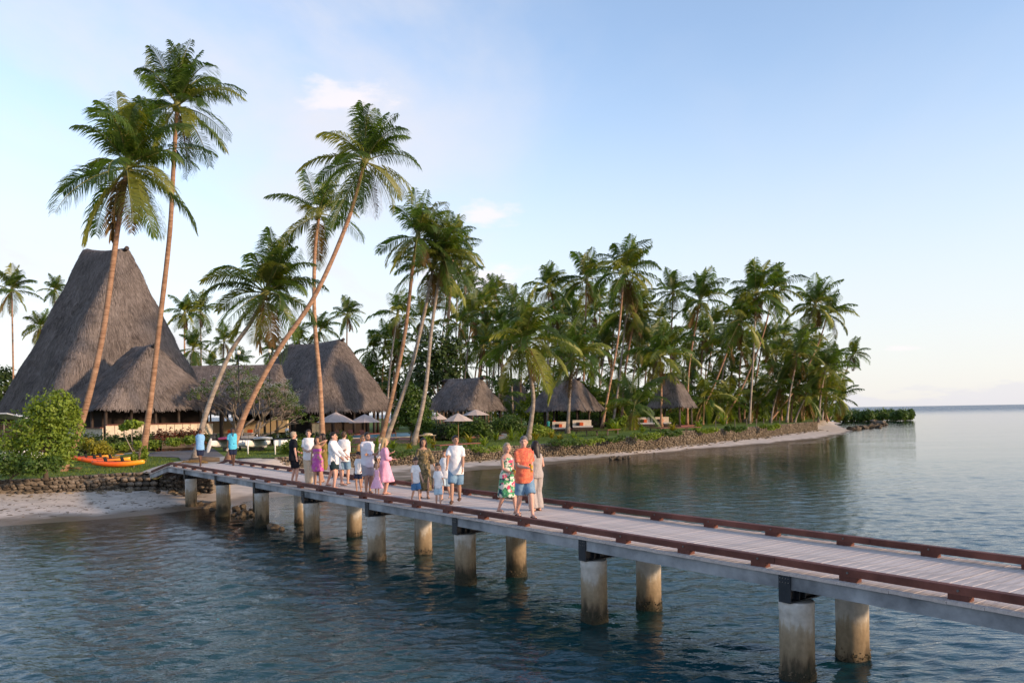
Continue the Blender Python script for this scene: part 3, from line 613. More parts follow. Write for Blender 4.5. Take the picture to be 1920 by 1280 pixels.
# ------------------------------------------------------------------ bridge
C0 = Vector((4.177, 12.196, 0)); D = Vector((-0.60296, 0.79777, 0)); NB = Vector((0.79777, 0.60296, 0)); BENT = 4.4145
S_END, S_RAMP = 37.2, 33.6
def deck_z(s):
    z = 1.60 + 0.0042 * min(max(s, -12), S_RAMP)
    if s > S_RAMP: z -= (s - S_RAMP) / (S_END - S_RAMP) * (z - (LAND + 0.07))
    return z
def bp(s, n, z=0.0): return C0 + D * s + NB * n + Vector((0, 0, deck_z(s) + z))
br = thing('footbridge', 'long timber footbridge on concrete piles with low red kerb rails', 'bridge', C0)
BR_YAW = math.atan2(D.y, D.x)
# planks
plank_meshes = []
for i in range(4):
    mb = MB(); r = random.Random(i); w, h, L = 0.1455, 0.042, 3.0
    prof = [(-w / 2, -h / 2), (w / 2, -h / 2), (w / 2, h / 2 - .006), (w / 2 - .006, h / 2), (-w / 2 + .006, h / 2), (-w / 2, h / 2 - .006)]
    e0, e1 = r.uniform(-.012, .012), r.uniform(-.012, .012)
    mb.loft([[Vector((x, -L / 2 + e0, z)) for x, z in prof], [Vector((x, L / 2 + e1, z)) for x, z in prof]])
    plank_meshes.append(mb.mesh('deck_plank', K['plank']))
s = -7.0
while s < S_END:
    slope = math.atan2(deck_z(s + .1) - deck_z(s - .1), .2)
    p = bp(s, 1.2, -0.021 + rr.uniform(-.002, .002)) - C0
    link('deck_plank', rr.choice(plank_meshes), br, loc=p, rot=(rr.uniform(-.001, .001), -slope + rr.uniform(-.006, .006), BR_YAW + rr.uniform(-.0015, .0015)))
    s += 0.1485
# rails with blocks
def rail(n, s0, seg):
    s = -8.6
    while s < S_END - .2:
        e = min(s + seg, S_END - .05)
        if s < S_RAMP < e: e = S_RAMP
        mb = MB(); a, b = bp(s + .004, n, 0.124 + rr.uniform(-.003, .003)), bp(e - .004, n, 0.124 + rr.uniform(-.003, .003))
        d = (b - a).normalized(); u = Vector((0, 0, 1)); w, h, c = 0.066, 0.052, 0.010
        prof = [(-w, -h), (w, -h), (w, h - c), (w - c, h), (-w + c, h), (-w, h - c)]
        mb.loft([[q + NB * x + u * z for x, z in prof] for q in (a, b)])
        mb.build('rail', K['rail'], br); s = e
    s = s0
    while s < S_END - .3:
        sl = math.atan2(deck_z(s + .05) - deck_z(s - .05), .1)
        link('rail_block', block_me, br, loc=bp(s, n, 0.038) - C0, rot=(0, -sl, BR_YAW))
        link('bolt', bolt_me, br, loc=bp(s, n - 0.07, 0.124) - C0, rot=(0, 0, BR_YAW))
        s += 1.47
block_me = MB().box((0, 0, 0), (0.26, 0.13, 0.074)).mesh('rail_block', K['rail'])
bolt_me = MB().tube([(0, -0.012, 0), (0, 0.012, 0)], 0.016, 6).mesh('bolt', K['bolt'])
rail(-0.14, -8.1 - .2, 4.41); rail(2.52, -8.1 + 1.51 - .05, 4.41)
# stringers (edge beams, one length per bay) and inner joists
def stringer(n, name, w=0.09, h=0.20, m='stringer'):
    for t in range(-2, 8):
        s0 = t * BENT + (-0.0); s1 = min((t + 1) * BENT, S_END - .1)
        if t == 7: s1 = S_RAMP + .25
        MB().beam(bp(s0 + .012, n, -0.046 - h / 2), bp(s1 - .012, n, -0.046 - h / 2), w, h).build(name, K[m], br)
    MB().beam(bp(S_RAMP + .25, n, -0.046 - h / 2), bp(S_END - .1, n, -0.046 - h / 2), w, h).build(name, K[m], br)
stringer(-0.22, 'stringer'); stringer(2.62, 'stringer'); stringer(1.2, 'inner_joist', 0.12, 0.19, 'dark_wood'); stringer(0.5, 'inner_joist', 0.12, 0.19, 'dark_wood'); stringer(1.9, 'inner_joist', 0.12, 0.19, 'dark_wood')
# bents: two piles, steel headstock, bolted bracket plate
def pile_mesh(seed, hgt):
    r = random.Random(seed); mb = MB(); rings = []; zs = [-2.2, -0.2, 0.0, 0.08, 0.16, 0.3, 0.6, 0.9, hgt - .16, hgt - .15, hgt - .012, hgt]
    for z in zs:
        rad = 0.25 + (0.012 if z < .1 else 0) + (0.006 if z > hgt - .155 else 0) - (0.012 if z == hgt else 0)
        rings.append([Vector((rad * math.cos(k * math.pi / 16), rad * math.sin(k * math.pi / 16), z)) for k in range(32)])
    mb.loft(rings); nside = len(mb.f)
    return mb
def barnacles(seed):
    r = random.Random(seed); mb = MB()
    for i in range(210):
        a = r.uniform(0, 6.283); z = abs(r.gauss(0, .085)) + r.uniform(-.06, .04); s_ = r.uniform(.008, .022)
        c = Vector((math.cos(a), math.sin(a), 0)) * 0.256; c.z = z
        u = Vector((math.cos(a), math.sin(a), 0)); w = Vector((-math.sin(a), math.cos(a), 0)); k = Vector((0, 0, 1))
        mb.add([c + w * s_, c + k * s_, c - w * s_, c - k * s_, c + u * s_ * 1.1], [(0, 1, 4), (1, 2, 4), (2, 3, 4), (3, 0, 4)])
    return mb.mesh('barnacles', K['column'])
bar_me = [barnacles(i) for i in range(3)]
for t in range(-2, 8):
    s = t * BENT; zt = deck_z(s) - 0.046 - 0.20 - 0.20
    for n in (0.0, 1.4965):
        p = C0 + D * s + NB * n; p.z = 0
        me = pile_mesh(t, zt).mesh('pile', K['column'], smooth=True)
        me.polygons[-1].use_smooth = False
        pl = link('pile', me, br, loc=p - C0, rot=(0, 0, rr.uniform(0, 6)))
        if t < 6: link('barnacles', bar_me[t % 3], pl, kind='stuff')
    mb = MB(); zc_ = zt + 0.1
    for zz, ww, hh in ((zt + .01, .2, .018), (zt + .19, .2, .018), (zc_, .02, .165)):
        mb.beam(bp(s, -0.27, zz - deck_z(s)), bp(s, 2.66, zz - deck_z(s)), ww, hh)
    for n in (-0.05, .1, .6, 1.2, 1.8, 2.4): mb.beam(bp(s - .09, n, zc_ - deck_z(s)), bp(s + .09, n, zc_ - deck_z(s)), .014, .164)
    mb.build('headstock', K['steel'], br)
    for n, sg in ((-0.285, -1), (2.685, 1)):
        bk = MB().beam(bp(s - .1, n, -.245), bp(s + .1, n, -.245), .016, .40).build('bracket', K['steel'], br)
        bm_ = MB()
        for i in range(4):
            for j in range(2): 
                q = bp(s - .07 + .047 * i, n + sg * .012, -.085 - .06 * j); bm_.tube([q - NB * .008, q + NB * .008], .0085, 6)
        bm_.build('bolts', K['bolt'], bk)
# yellow rope and white pipe by the bridge end
mb = MB(); a, b = bp(34.6, -.3, -.33), bp(36.8, -.3, -.2); mb.tube([a.lerp(b, i / 8) + Vector((0, 0, -.12 * math.sin(math.pi * i / 8))) for i in range(9)], .012, 5)
tag(mb.build('mooring_rope', K['rope']), 'yellow rope slung below the shore end of the bridge', 'rope')
mb = MB(); mb.tube([onz(395, 914, .45), at(389.5, 894, onz(395, 914, .45).y)], .035, 8); tag(mb.build('drain_pipe', K['white'], smooth=True), 'white pipe leaning against the wall under the bridge', 'pipe')

# ------------------------------------------------------------------ palms
def frond_mesh(el0, bend, seed, m, pairs=46, L=4.3, lw=0.062, segs=14, drooplet=0.85):
    r = random.Random(seed); mb = MB(); P = []; T = []; p = Vector((0, 0, 0)); sway = r.uniform(-.35, .35)
    for i in range(segs + 1):
        s = i / segs; e = math.radians(el0 - bend * (s ** 1.45)); y = sway * s * s
        d = Vector((math.cos(e) * math.cos(y), math.cos(e) * math.sin(y), math.sin(e))); P.append(p.copy()); T.append(d); p = p + d * (L / segs)
    mb.tube(P, [0.050 * (1 - .93 * (i / segs)) + .004 for i in range(segs + 1)], 4, mi=1)
    for k in range(pairs):
        s = 0.17 + 0.82 * (k / (pairs - 1)); f = s * segs; i = min(int(f), segs - 1); q = P[i].lerp(P[i + 1], f - i); t = T[i].lerp(T[i + 1], f - i).normalized()
        side = t.cross(Vector((0, 0, 1)))
        if side.length < .1: side = Vector((0, 1, 0))
        side.normalize(); up = side.cross(t)
        ln = L * 0.272 * (0.45 + 0.75 * math.sin(math.pi * min(1, 0.18 + s * 0.72)) ) * (1.0 - 0.55 * max(0, s - .75) / .25)
        for sg in (-1, 1):
            if r.random() < .045: continue
            l = ln * r.uniform(.82, 1.1); fw = 0.45 + 0.75 * s + r.uniform(-.12, .12)
            d1 = (side * sg + t * fw * .75 + up * r.uniform(.05, .35)).normalized()
            d2 = (d1 + Vector((0, 0, -1)) * (0.75 * drooplet + r.uniform(-.15, .45))).normalized()
            d3 = (d2 + Vector((0, 0, -1)) * (0.8 * drooplet)).normalized()
            a = q; b = a + d1 * l * .38; c = b + d2 * l * .34; e = c + d3 * l * .28
            w = (t * .8 + up * .45 * sg).normalized() * lw * .5
            mb.add([a - w * .5, a + w * .5, b - w, b + w, c - w * .8, c + w * .8, e], [(0, 1, 3, 2), (2, 3, 5, 4), (4, 5, 6)], 0)
    return mb.mesh('frond', [m, K['rachis'] if m is not K['frond_c'] else m])
def frond_set(pairs, lw, seed, L=4.3):
    cats = [(84, 34), (68, 64), (50, 78), (28, 76), (6, 64), (-24, 46), (-54, 26)]
    out = []
    for i, (e, b) in enumerate(cats):
        v = [frond_mesh(e + k * 4, b + 14 * k, seed + 10 * i + k, K['frond_a'], pairs, L, lw, 14 if pairs > 30 else 9) for k in (0, 1, -1)]
        y = [frond_mesh(e, b, seed + 10 * i + 5, K['frond_b'], pairs, L, lw, 14 if pairs > 30 else 9)]
        out.append((v, y))
    dry = [frond_mesh(-66 - 6 * k, 16, seed + 90 + k, K['frond_c'], pairs, L * .85, lw, 10) for k in range(2)]
    return out, dry
FR_NEAR = frond_set(66, 0.060, 100)
FR_MID = frond_set(46, 0.080, 300)
FR_FAR = frond_set(30, 0.125, 500)
nut_me = MB().ball((0, 0, 0), (0.12, 0.12, 0.15), 8, 6).mesh('coconut', K['coconut'], smooth=True)
def catmull(P, n):
    out = []; Q = [P[0] * 2 - P[1]] + P + [P[-1] * 2 - P[-2]]
    for i in range(len(P) - 1):
        a, b, c, d = Q[i:i + 4]
        for k in range(n):
            t = k / n
            out.append(0.5 * ((2 * b) + (c - a) * t + (2 * a - 5 * b + 4 * c - d) * t * t + (3 * b - a - 3 * c + d) * t ** 3))
    return out + [P[-1]]
def palm(label, px, Lpx, Y=None, n=26, seed=0, group=None, r0=None, bark='bark', nuts=4, wind=1.0, yel=0.2, lean_y=0.0, dry=2, name='coconut_palm'):
    r = random.Random(seed * 13 + 5)
    if Y is None: base = onz(px[0][0], px[0][1], LAND - .05); Y = base.y
    else: base = at(px[0][0], px[0][1], Y); base.z = landz(base.x) - .05
    pts_ = [base] + [at(x, y, Y + lean_y * (i + 1) / len(px)) for i, (x, y) in enumerate(px[1:])]
    L = 1.08 * Lpx * Y / F_PX
    t = thing(name, label, 'palm tree', base, group)
    path = catmull(pts_, 10 if Y < 90 else 6)
    H = len(path); rb = r0 or (0.165 + 0.02 * r.random())
    rad = []
    for i in range(H):
        s = i / (H - 1); q = rb * (1.0 - 0.38 * s) + rb * .75 * math.exp(-s * 16); rad.append(q * (1 + .03 * math.sin(i * 1.9)))
    MB().tube(path, rad, 12 if Y < 90 else 7).build('trunk', K[bark], t, smooth=True)
    top = path[-1]; ax = (path[-1] - path[-3]).normalized()
    F, dryset = FR_NEAR if Y < 68 else (FR_MID if Y < 106 else FR_FAR)
    sc = L / 4.3
    off = r.uniform(0, 6.28)
    n = max(12, int(n * .88))
    for i in range(n):
        a = (i + .5) / n; cat = min(6, int(a ** 1.12 * 6.75 + r.uniform(-.4, .35))); cat = max(0, cat)
        yaw = off + i * 2.39996 + r.uniform(-.3, .3)
        if cat <= 2 and wind: yaw = math.atan2(math.sin(yaw), math.cos(yaw)) * (1 - .28 * wind)
        v, y = F[cat]
        me = r.choice(y) if r.random() < yel * (1.6 if cat >= 3 else .7) else r.choice(v)
        tilt = Matrix.Rotation(min(.45, ax.angle(Vector((0, 0, 1)))) * .5, 3, Vector((0, 0, 1)).cross(ax)) if ax.z < .995 else Matrix.Identity(3)
        M = tilt @ Matrix.Rotation(yaw, 3, 'Z') @ Matrix.Rotation(r.uniform(-.25, .25), 3, 'X') @ Matrix.Rotation(r.uniform(-.1, .1), 3, 'Y')
        k = sc * r.uniform(.82, 1.12) * (0.9 if cat == 0 else 1)
        link('frond', me, t, loc=top - base + Vector((0, 0, .1 * r.random() * sc)), rot=M.to_euler(), scale=k)
    for i in range(dry):
        link('dry_frond', r.choice(dryset), t, loc=top - base, rot=(0, r.uniform(-.15, .15), r.uniform(0, 6.28)), scale=sc * r.uniform(.8, 1.05))
    # fibrous crown heart and nuts
    MB().tube([top - ax * .35 * sc, top + ax * .15 * sc, top + ax * .8 * sc], [rb * .75, rb * 1.25, rb * .2], 8).build('crown_heart', K['rachis'], t, smooth=True)
    for i in range(nuts):
        a = r.uniform(0, 6.28); link('coconut', nut_me, t, loc=top - base + Vector((math.cos(a) * .28, math.sin(a) * .28, -.1 - .3 * r.random())), rot=(r.random(), r.random(), 0), scale=r.uniform(.8, 1.15))
    return t
G = 'coconut palms of the grove'
palm('tall coconut palm by the orange kayaks, trunk curving right in front of the big roof', [(115, 885), (150, 800), (190, 640), (222, 420), (238, 318)], 150, n=36, seed=17, r0=.195, dry=3, yel=.3)
palm('tallest coconut palm, straight orange trunk rising right of the big thatched roof', [(265, 868), (281, 760), (300, 600), (318, 440), (326, 300), (332, 200)], 122, n=30, seed=2, r0=.195, dry=1)
palm('squat leaning coconut palm with nuts, standing behind the first staff member', [(365, 862), (388, 770), (430, 665), (470, 605), (498, 550)], 118, n=36, seed=3, r0=.19, bark='bark_grey', nuts=9, yel=.3)
palm('tall coconut palm with long red trunk leaning far right over the lawn', [(428, 866), (462, 770), (520, 660), (590, 555), (650, 420), (684, 305)], 116, n=28, seed=4, r0=.195, nuts=5, dry=1)
palm('slim upright coconut palm in front of the second thatched roof', [(606, 850), (600, 720), (590, 600), (590, 480), (598, 402)], 92, 66, n=18, seed=5, r0=.2, nuts=5, dry=1)
palm('coconut palm by the pool, left one of the crossing pair of trunks', [(712, 838), (738, 730), (760, 620), (775, 490), (783, 445)], 88, 76, n=26, seed=6, r0=.21)
palm('coconut palm by the pool, right one of the crossing pair of trunks', [(720, 838), (765, 710), (795, 590), (812, 500)], 88, 78, n=26, seed=7, r0=.21, bark='bark_grey', yel=.35)
palm('coconut palm with pale trunk beside the round dark shrub at the pool', [(775, 832), (797, 735), (810, 610), (830, 480)], 84, 77, n=24, seed=8, r0=.21, bark='bark_grey')
palm('broad coconut palm with S shaped trunk between the third and fourth thatched roofs', [(990, 822), (1000, 750), (992, 690), (984, 640)], 106, 84, n=32, seed=9, r0=.23, bark='bark_grey', yel=.25)
palm('coconut palm with pale trunk standing at the grey daybeds', [(1064, 812), (1068, 740), (1074, 672)], 84, 98, n=28, seed=10, r0=.22, bark='bark_grey')
palm('tall coconut palm with red trunk right of the fourth thatched pavilion', [(1128, 800), (1140, 740), (1158, 640), (1168, 540), (1172, 512)], 78, 110, n=28, seed=11, yel=.35, dry=3)
rows = [
 ('coconut palm just right of the tall red trunk, ending lower', [(1148, 800), (1160, 720), (1172, 610), (1178, 580)], 62, 116),
 ('shorter red trunked coconut palm leaning right behind the fifth pavilion', [(1165, 800), (1172, 700), (1185, 620), (1190, 602)], 58, 118),
 ('tall coconut palm left of the highest crown in the grove', [(1092, 800), (1096, 650), (1100, 525)], 60, 125),
 ('coconut palm with high round crown above the S shaped palm', [(1026, 800), (1028, 650), (1029, 540)], 54, 126),
 ('slim coconut palm standing alone in the gap of the grove', [(1256, 800), (1258, 650), (1262, 548)], 47, 130),
 ('coconut palm with heavy crown right of the slim lone palm', [(1288, 800), (1292, 690), (1312, 565)], 64, 116),
 ('tall coconut palm with straight grey trunk in the right part of the grove', [(1405, 800), (1412, 680), (1418, 550)], 70, 125),
 ('coconut palm with red trunk leaning right towards the point', [(1350, 799), (1390, 730), (1430, 630), (1450, 545)], 60, 130),
 ('coconut palm with thick leaning trunk right of the fifth pavilion', [(1303, 797), (1340, 720), (1371, 640), (1388, 600)], 68, 125),
 ('strongly leaning coconut palm reaching out over the point, upper one', [(1395, 796), (1450, 720), (1500, 640), (1528, 572)], 58, 140),
 ('strongly leaning coconut palm reaching out over the point, lower one', [(1443, 795), (1490, 730), (1530, 655), (1552, 590)], 52, 145),
 ('small coconut palm alone at the tip of the point', [(1545, 790), (1575, 725), (1598, 665)], 34, 170),
 ('low bushy coconut palm at the foot of the point', [(1555, 788), (1566, 770), (1572, 748)], 42, 165),
 ('full crowned coconut palm above the fifth thatched pavilion', [(1240, 800), (1240, 730), (1238, 668)], 76, 112),
 ('far coconut palm at the left edge of the picture', [(26, 760), (24, 650), (22, 545)], 50, 140),
 ('far coconut palm just left of the big roof', [(104, 760), (103, 650), (103, 545)], 32, 150),
 ('far coconut palm half hidden by the left slope of the big roof', [(72, 760), (74, 690), (76, 615)], 38, 140),
 ('far coconut palm right of the big roof, left one of two', [(345, 760), (346, 680), (346, 588)], 40, 135),
 ('far coconut palm right of the big roof, right one of two', [(378, 760), (377, 680), (376, 583)], 40, 142),
 ('low coconut palm between the big roof and the link roof', [(362, 760), (362, 700), (362, 655)], 46, 128),
 ('far coconut palm standing alone above the second roof ridge', [(649, 760), (650, 680), (651, 592)], 38, 140),
]
for i, (lab, px, L, Y) in enumerate(rows):
    palm(lab, px, L, Y, n=24, seed=30 + i, nuts=5, group=G, r0=.17, bark='bark' if i % 3 else 'bark_grey', dry=2)
palm('young coconut palm without trunk between the fourth and fifth pavilions', [(1188, 808), (1189, 785), (1190, 762)], 72, 98, n=20, seed=71, nuts=0, dry=1, wind=0)
low = [(1318, 752, 122, 'first from the fifth pavilion'), (1362, 758, 130, 'second from the fifth pavilion'), (1418, 752, 138, 'third from the fifth pavilion'), (1455, 748, 150, 'fourth from the fifth pavilion'), (1492, 755, 155, 'fifth from the fifth pavilion'), (1535, 757, 165, 'outermost towards the point'), (1105, 752, 126, 'behind the fourth pavilion roof end'), (1152, 750, 122, 'left behind the young palm'), (1278, 758, 128, 'right behind the fifth pavilion'), (940, 745, 125, 'right of the third roof'), (690, 735, 140, 'behind the second hall eave')]
for i, (x, y, Y, w) in enumerate(low): palm('low stemless young palm in the undergrowth, ' + w, [(x, 806), (x + 1, (806 + y) / 2), (x + 2, y)], 50 * 130 / Y, Y, n=20, seed=400 + i, nuts=0, dry=1, wind=0, r0=.16, group='young palms in the undergrowth', yel=.3)
# the dense grove behind: crowns at many heights that nothing tells apart
fill = [(880, 545), (905, 575), (928, 548), (862, 610), (700, 655), (722, 640), (745, 590), (1050, 645), (1218, 695), (1345, 722), (1456, 664), (1522, 682), (1560, 700), (1492, 722), (1462, 722), (852, 445), (838, 560), (600, 620), (560, 640), (900, 640), (1110, 690), (1530, 722), (1510, 745), (420, 640), (445, 680), (1160, 690), (690, 700), (870, 690), (930, 660), (1550, 735), (510, 660), (395, 690), (790, 600), (745, 660), (768, 690), (912, 615), (1075, 600), (1225, 640), (1300, 690), (1325, 665), (1372, 700), (1405, 715), (1440, 700), (1475, 690), (1495, 668), (1520, 705), (1548, 690), (1390, 655), (1280, 720), (1215, 650), (1135, 650), (1060, 700), (1010, 690), (945, 640), (960, 575), (1115, 590), (1200, 625), (1340, 610), (885, 595), (915, 560), (938, 610), (985, 600), (1040, 590), (1065, 560), (1120, 640), (1150, 620), (1195, 650), (1265, 650), (1300, 620), (1355, 660), (1380, 620), (1430, 640), (1470, 630), (1500, 640), (860, 480), (845, 520), (875, 520), (740, 640), (1022, 640), (1048, 615), (1092, 640), (1125, 560), (1180, 640), (1235, 600), (1285, 670), (1318, 630), (1365, 640), (1412, 655), (1450, 635), (1480, 670), (975, 640), (905, 650), (1535, 660)]
for i, (x, y) in enumerate(fill):
    r = random.Random(900 + i); Y = r.uniform(128, 172)
    bx_ = x - r.uniform(-4, 22)
    palm('slender coconut palm in the dense grove behind the thatched pavilions', [(bx_, 800), ((bx_ + x) / 2 - 3, (800 + y) / 2), (x, y)], r.uniform(36, 46) * (140 / Y) * 1.15, Y, n=18, seed=200 + i, nuts=0, group='palms of the dense grove behind', r0=.18, dry=2, yel=.28, bark='bark' if i % 2 else 'bark_grey')

for i, (x, y, lab) in enumerate([(330, 872, 'dry palm frond lying on the path edge near the bridge end'), (150, 884, 'dry palm frond lying on the grass before the kayaks'), (690, 852, 'dry palm frond lying on the lawn behind the bearded man')]):
    o = link('fallen_frond', FR_NEAR[1][0], loc=onz(x, y, LAND) + Vector((0, 0, .12)), rot=(R(8), R(-70), R(40 + 90 * i)), scale=.55); tag(o, lab, 'palm frond', 'fallen fronds')
# ------------------------------------------------------------------ broadleaf plants
def leaf_mesh(name, blobs, n, size, m, seed, aspect=0.55, shell=0.55, origin=(0, 0, 0), up=0.5, gap=0.25, clump=True, zmin=None):
    r = np.random.RandomState(seed); C, A = [], []
    vol = np.array([b[1][0] * b[1][1] * b[1][2] for b in blobs]) ** .67; cnt = np.maximum(20, (n * vol / vol.sum())).astype(int)
    for (c, rad), k in zip(blobs, cnt):
        d = r.normal(size=(k, 3)); d /= np.linalg.norm(d, axis=1)[:, None]
        q = shell + (1 - shell) * r.rand(k) ** .6
        lump = 1 + .22 * np.sin(d[:, 0] * 5 + c[0] * 3 + seed) * np.sin(d[:, 1] * 6 + c[1] * 2) + .16 * np.sin(d[:, 2] * 9 + seed * 2 + d[:, 0] * 7)
        p = np.array(c) + d * np.array(rad) * (q * lump)[:, None]
        p += r.normal(0, .04 * min(rad), (k, 3)); C.append(p); A.append(d)
    C = np.concatenate(C); Dn = np.concatenate(A)
    keep = (vnoise(C[:, :2] + C[:, 2:3] * .7, 2.2 / max(.4, np.mean([b[1][0] for b in blobs])), seed + 1) > -1 - gap) & (C[:, 2] > (LAND + .02 if zmin is None else zmin))
    C, Dn = C[keep], Dn[keep]; k = len(C)
    nrm = Dn * .8 + r.normal(0, .55, (k, 3)) + np.array([0, 0, up]); nrm /= np.linalg.norm(nrm, axis=1)[:, None]
    t = np.cross(nrm, r.normal(size=(k, 3))); t /= np.linalg.norm(t, axis=1)[:, None]; b = np.cross(nrm, t)
    s = size * r.uniform(.6, 1.3, k)[:, None]
    V = np.stack([C - t * s, C + b * s * aspect - nrm * s * .12, C + t * s - nrm * s * .3, C - b * s * aspect - nrm * s * .12], 1).reshape(-1, 3) - np.array(origin)
    cl = .5 + .5 * vnoise(C[:, :2] * 1.0 + C[:, 2:3], 1.4, seed + 5)
    return np_mesh(name, V, np.arange(4 * k).reshape(-1, 4), m, {'rnd': np.repeat(np.clip(.55 * r.rand(k) + .45 * cl, 0, 1), 4)})
def limbs(base, tips, r0, seed, parent, m, name='trunk'):
    r = random.Random(seed); mb = MB(); base = Vector(base); fork = base + Vector((0, 0, .35 * (max(t[2] for t in tips) - base.z)))
    mb.tube([base, base.lerp(fork, .5) + Vector((r.uniform(-.1, .1), 0, 0)), fork], [r0 * 1.3, r0, r0 * .8], 8)
    for t in tips:
        t = Vector(t); q = fork.lerp(t, .5) + Vector((r.uniform(-.2, .2), r.uniform(-.2, .2), .1 * (t - fork).length)); mb.tube([fork - Vector((0, 0, .1)), q, t], [r0 * .7, r0 * .4, r0 * .12], 6)
    return mb.build(name, K[m], parent, smooth=True)
def tree(label, px, Y, blobs_px, n, size, m='leaf', seed=0, group=None, r0=.14, name='broadleaf_tree', cat='tree', trunkm='trunk', depth=.8, **kw):
    base = at(px, 800, Y); base.z = landz(base.x) - .02
    t = thing(name, label, cat, base, group); k = Y / F_PX; blobs = []
    r = random.Random(seed)
    for x, y, rx, rz in blobs_px:
        c = at(x, y, Y + r.uniform(-.5, .5) * rx * k); blobs.append((tuple(c), (rx * k, rx * k * depth, rz * k)))
    limbs(base, [b[0] for b in blobs], r0, seed, t, trunkm)
    link('crown', leaf_mesh('crown', blobs, n, size, K[m], seed, origin=tuple(base), **kw), t)
    return t
# big light green tree at the left
tree('bright green leafy tree beside the leaning palm at the left', 85, 40.5, [(95, 770, 42, 38), (60, 800, 40, 35), (120, 760, 26, 28), (130, 800, 28, 42), (45, 835, 32, 32), (95, 835, 42, 34), (15, 840, 22, 26), (120, 850, 24, 24), (112, 740, 14, 12), (70, 768, 18, 14), (140, 775, 13, 18)], 9000, .085, 'leaf_light', 3, r0=.1, gap=.1)
tree('dark low shrub at the foot of the left wall lawn', 20, 38.6, [(15, 868, 34, 22), (60, 872, 32, 20), (100, 868, 20, 18), (-30, 866, 30, 26)], 4200, .085, 'leaf', 4, r0=.05, name='shrub', cat='shrub', gap=.1)
tree('bare grey twiggy shrub at the left picture edge', -10, 43, [(5, 805, 22, 22)], 160, .07, 'leaf_light', 5, r0=.05, name='shrub', cat='shrub', trunkm='twig')
tree('round dark glossy shrub behind the pale palm trunk at the pool', 770, 82, [(775, 760, 32, 34), (752, 775, 20, 26), (790, 785, 26, 26), (768, 735, 18, 16)], 5200, .16, 'leaf', 6, r0=.1)
tree('spreading dark tree behind the pale palm trunk', 825, 112, [(815, 655, 34, 40), (840, 690, 30, 30), (800, 700, 30, 34), (850, 650, 20, 22)], 4200, .26, 'leaf_dark', 7, r0=.2)
# frangipani tree: forked grey branches, white flowers
def frangipani():
    base = onz(455, 826, LAND); base = at(450, 824, 80); base.z = LAND
    t = thing('frangipani_tree', 'spreading grey frangipani tree with white blossom before the link roof', 'tree', base)
    r = random.Random(3); mb = MB(); tips = []
    def grow(p, d, l, rad, lev):
        q = p + d * l; mb.tube([p, p.lerp(q, .5) + Vector((r.uniform(-.06, .06), r.uniform(-.06, .06), .04)) * l, q], [rad, rad * .85, rad * .68], 6 if lev < 2 else 4)
        if lev >= 6: tips.append(q); return
        for i in range(3 if lev < 2 else 2):
            a = r.uniform(0, 6.28); sp = .62
            nd = (d + Vector((math.cos(a) * sp * 1.35, math.sin(a) * sp, r.uniform(-.25, .3)))).normalized()
            nd.z = max(nd.z, -.05 + .05 * lev); grow(q, nd.normalized(), l * r.uniform(.72, .9), rad * .68, lev + 1)
    for d in (Vector((.9, 0, .8)), Vector((-.35, .3, 1)), Vector((.3, -.3, 1.1)), Vector((1.3, .2, .6))): grow(base, d.normalized(), 1.95, .17, 0)
    mb.build('branches', K['twig'], t, smooth=True)
    V = np.array([tuple(q) for q in tips]); rs = np.random.RandomState(4)
    blobs = [(tuple(q), (.34, .34, .28)) for q in tips[::2]]
    link('leaves', leaf_mesh('leaves', blobs, 1200, .10, K['leaf'], 8, origin=tuple(base), shell=.2), t)
    fl = MB()
    for q in tips:
        if q.z < base.z + 3.2 or r.random() < .4: continue
        for k in range(9):
            c = q + Vector((r.uniform(-.3, .3), r.uniform(-.3, .3), r.uniform(0, .32)))
            for j in range(5):
                a = j * 1.2566; u = Vector((math.cos(a), math.sin(a), .3)) * .085; w = Vector((-math.sin(a), math.cos(a), 0)) * .04
                fl.add([c, c + u * .6 + w, c + u, c + u * .6 - w], [(0, 1, 2, 3)])
    fl.build('blossoms', K['petal'], t, kind='stuff')
frangipani()

# background broadleaf trees
bgl = [(-60, 690, 150), (10, 700, 150), (75, 700, 165), (345, 715, 150), (395, 700, 155), (440, 700, 165), (500, 690, 160), (545, 690, 165), (690, 690, 160), (735, 695, 165), (790, 700, 175), (860, 715, 170), (930, 700, 175), (990, 705, 180), (1050, 725, 180), (1115, 735, 185), (1180, 730, 185), (1270, 745, 190), (1330, 735, 190), (1385, 745, 195), (1440, 745, 200), (1490, 745, 200), (1535, 750, 200), (640, 730, 160), (590, 720, 165)]
for i, (x, y, Y) in enumerate(bgl):
    r = random.Random(i + 40); y += 12 if x < 800 else 24
    tree('dark broadleaf tree in the backdrop behind the palm grove', x, Y, [(x, y + 8, 30, 26), (x - 22, y + 28, 26, 24), (x + 24, y + 26, 28, 24), (x + r.uniform(-10, 10), y - 12, 18, 15), (x, y + 45, 36, 20)], 1500, .42, 'leaf_dark' if i % 3 else 'leaf', 60 + i, group='backdrop trees behind the grove', r0=.195)

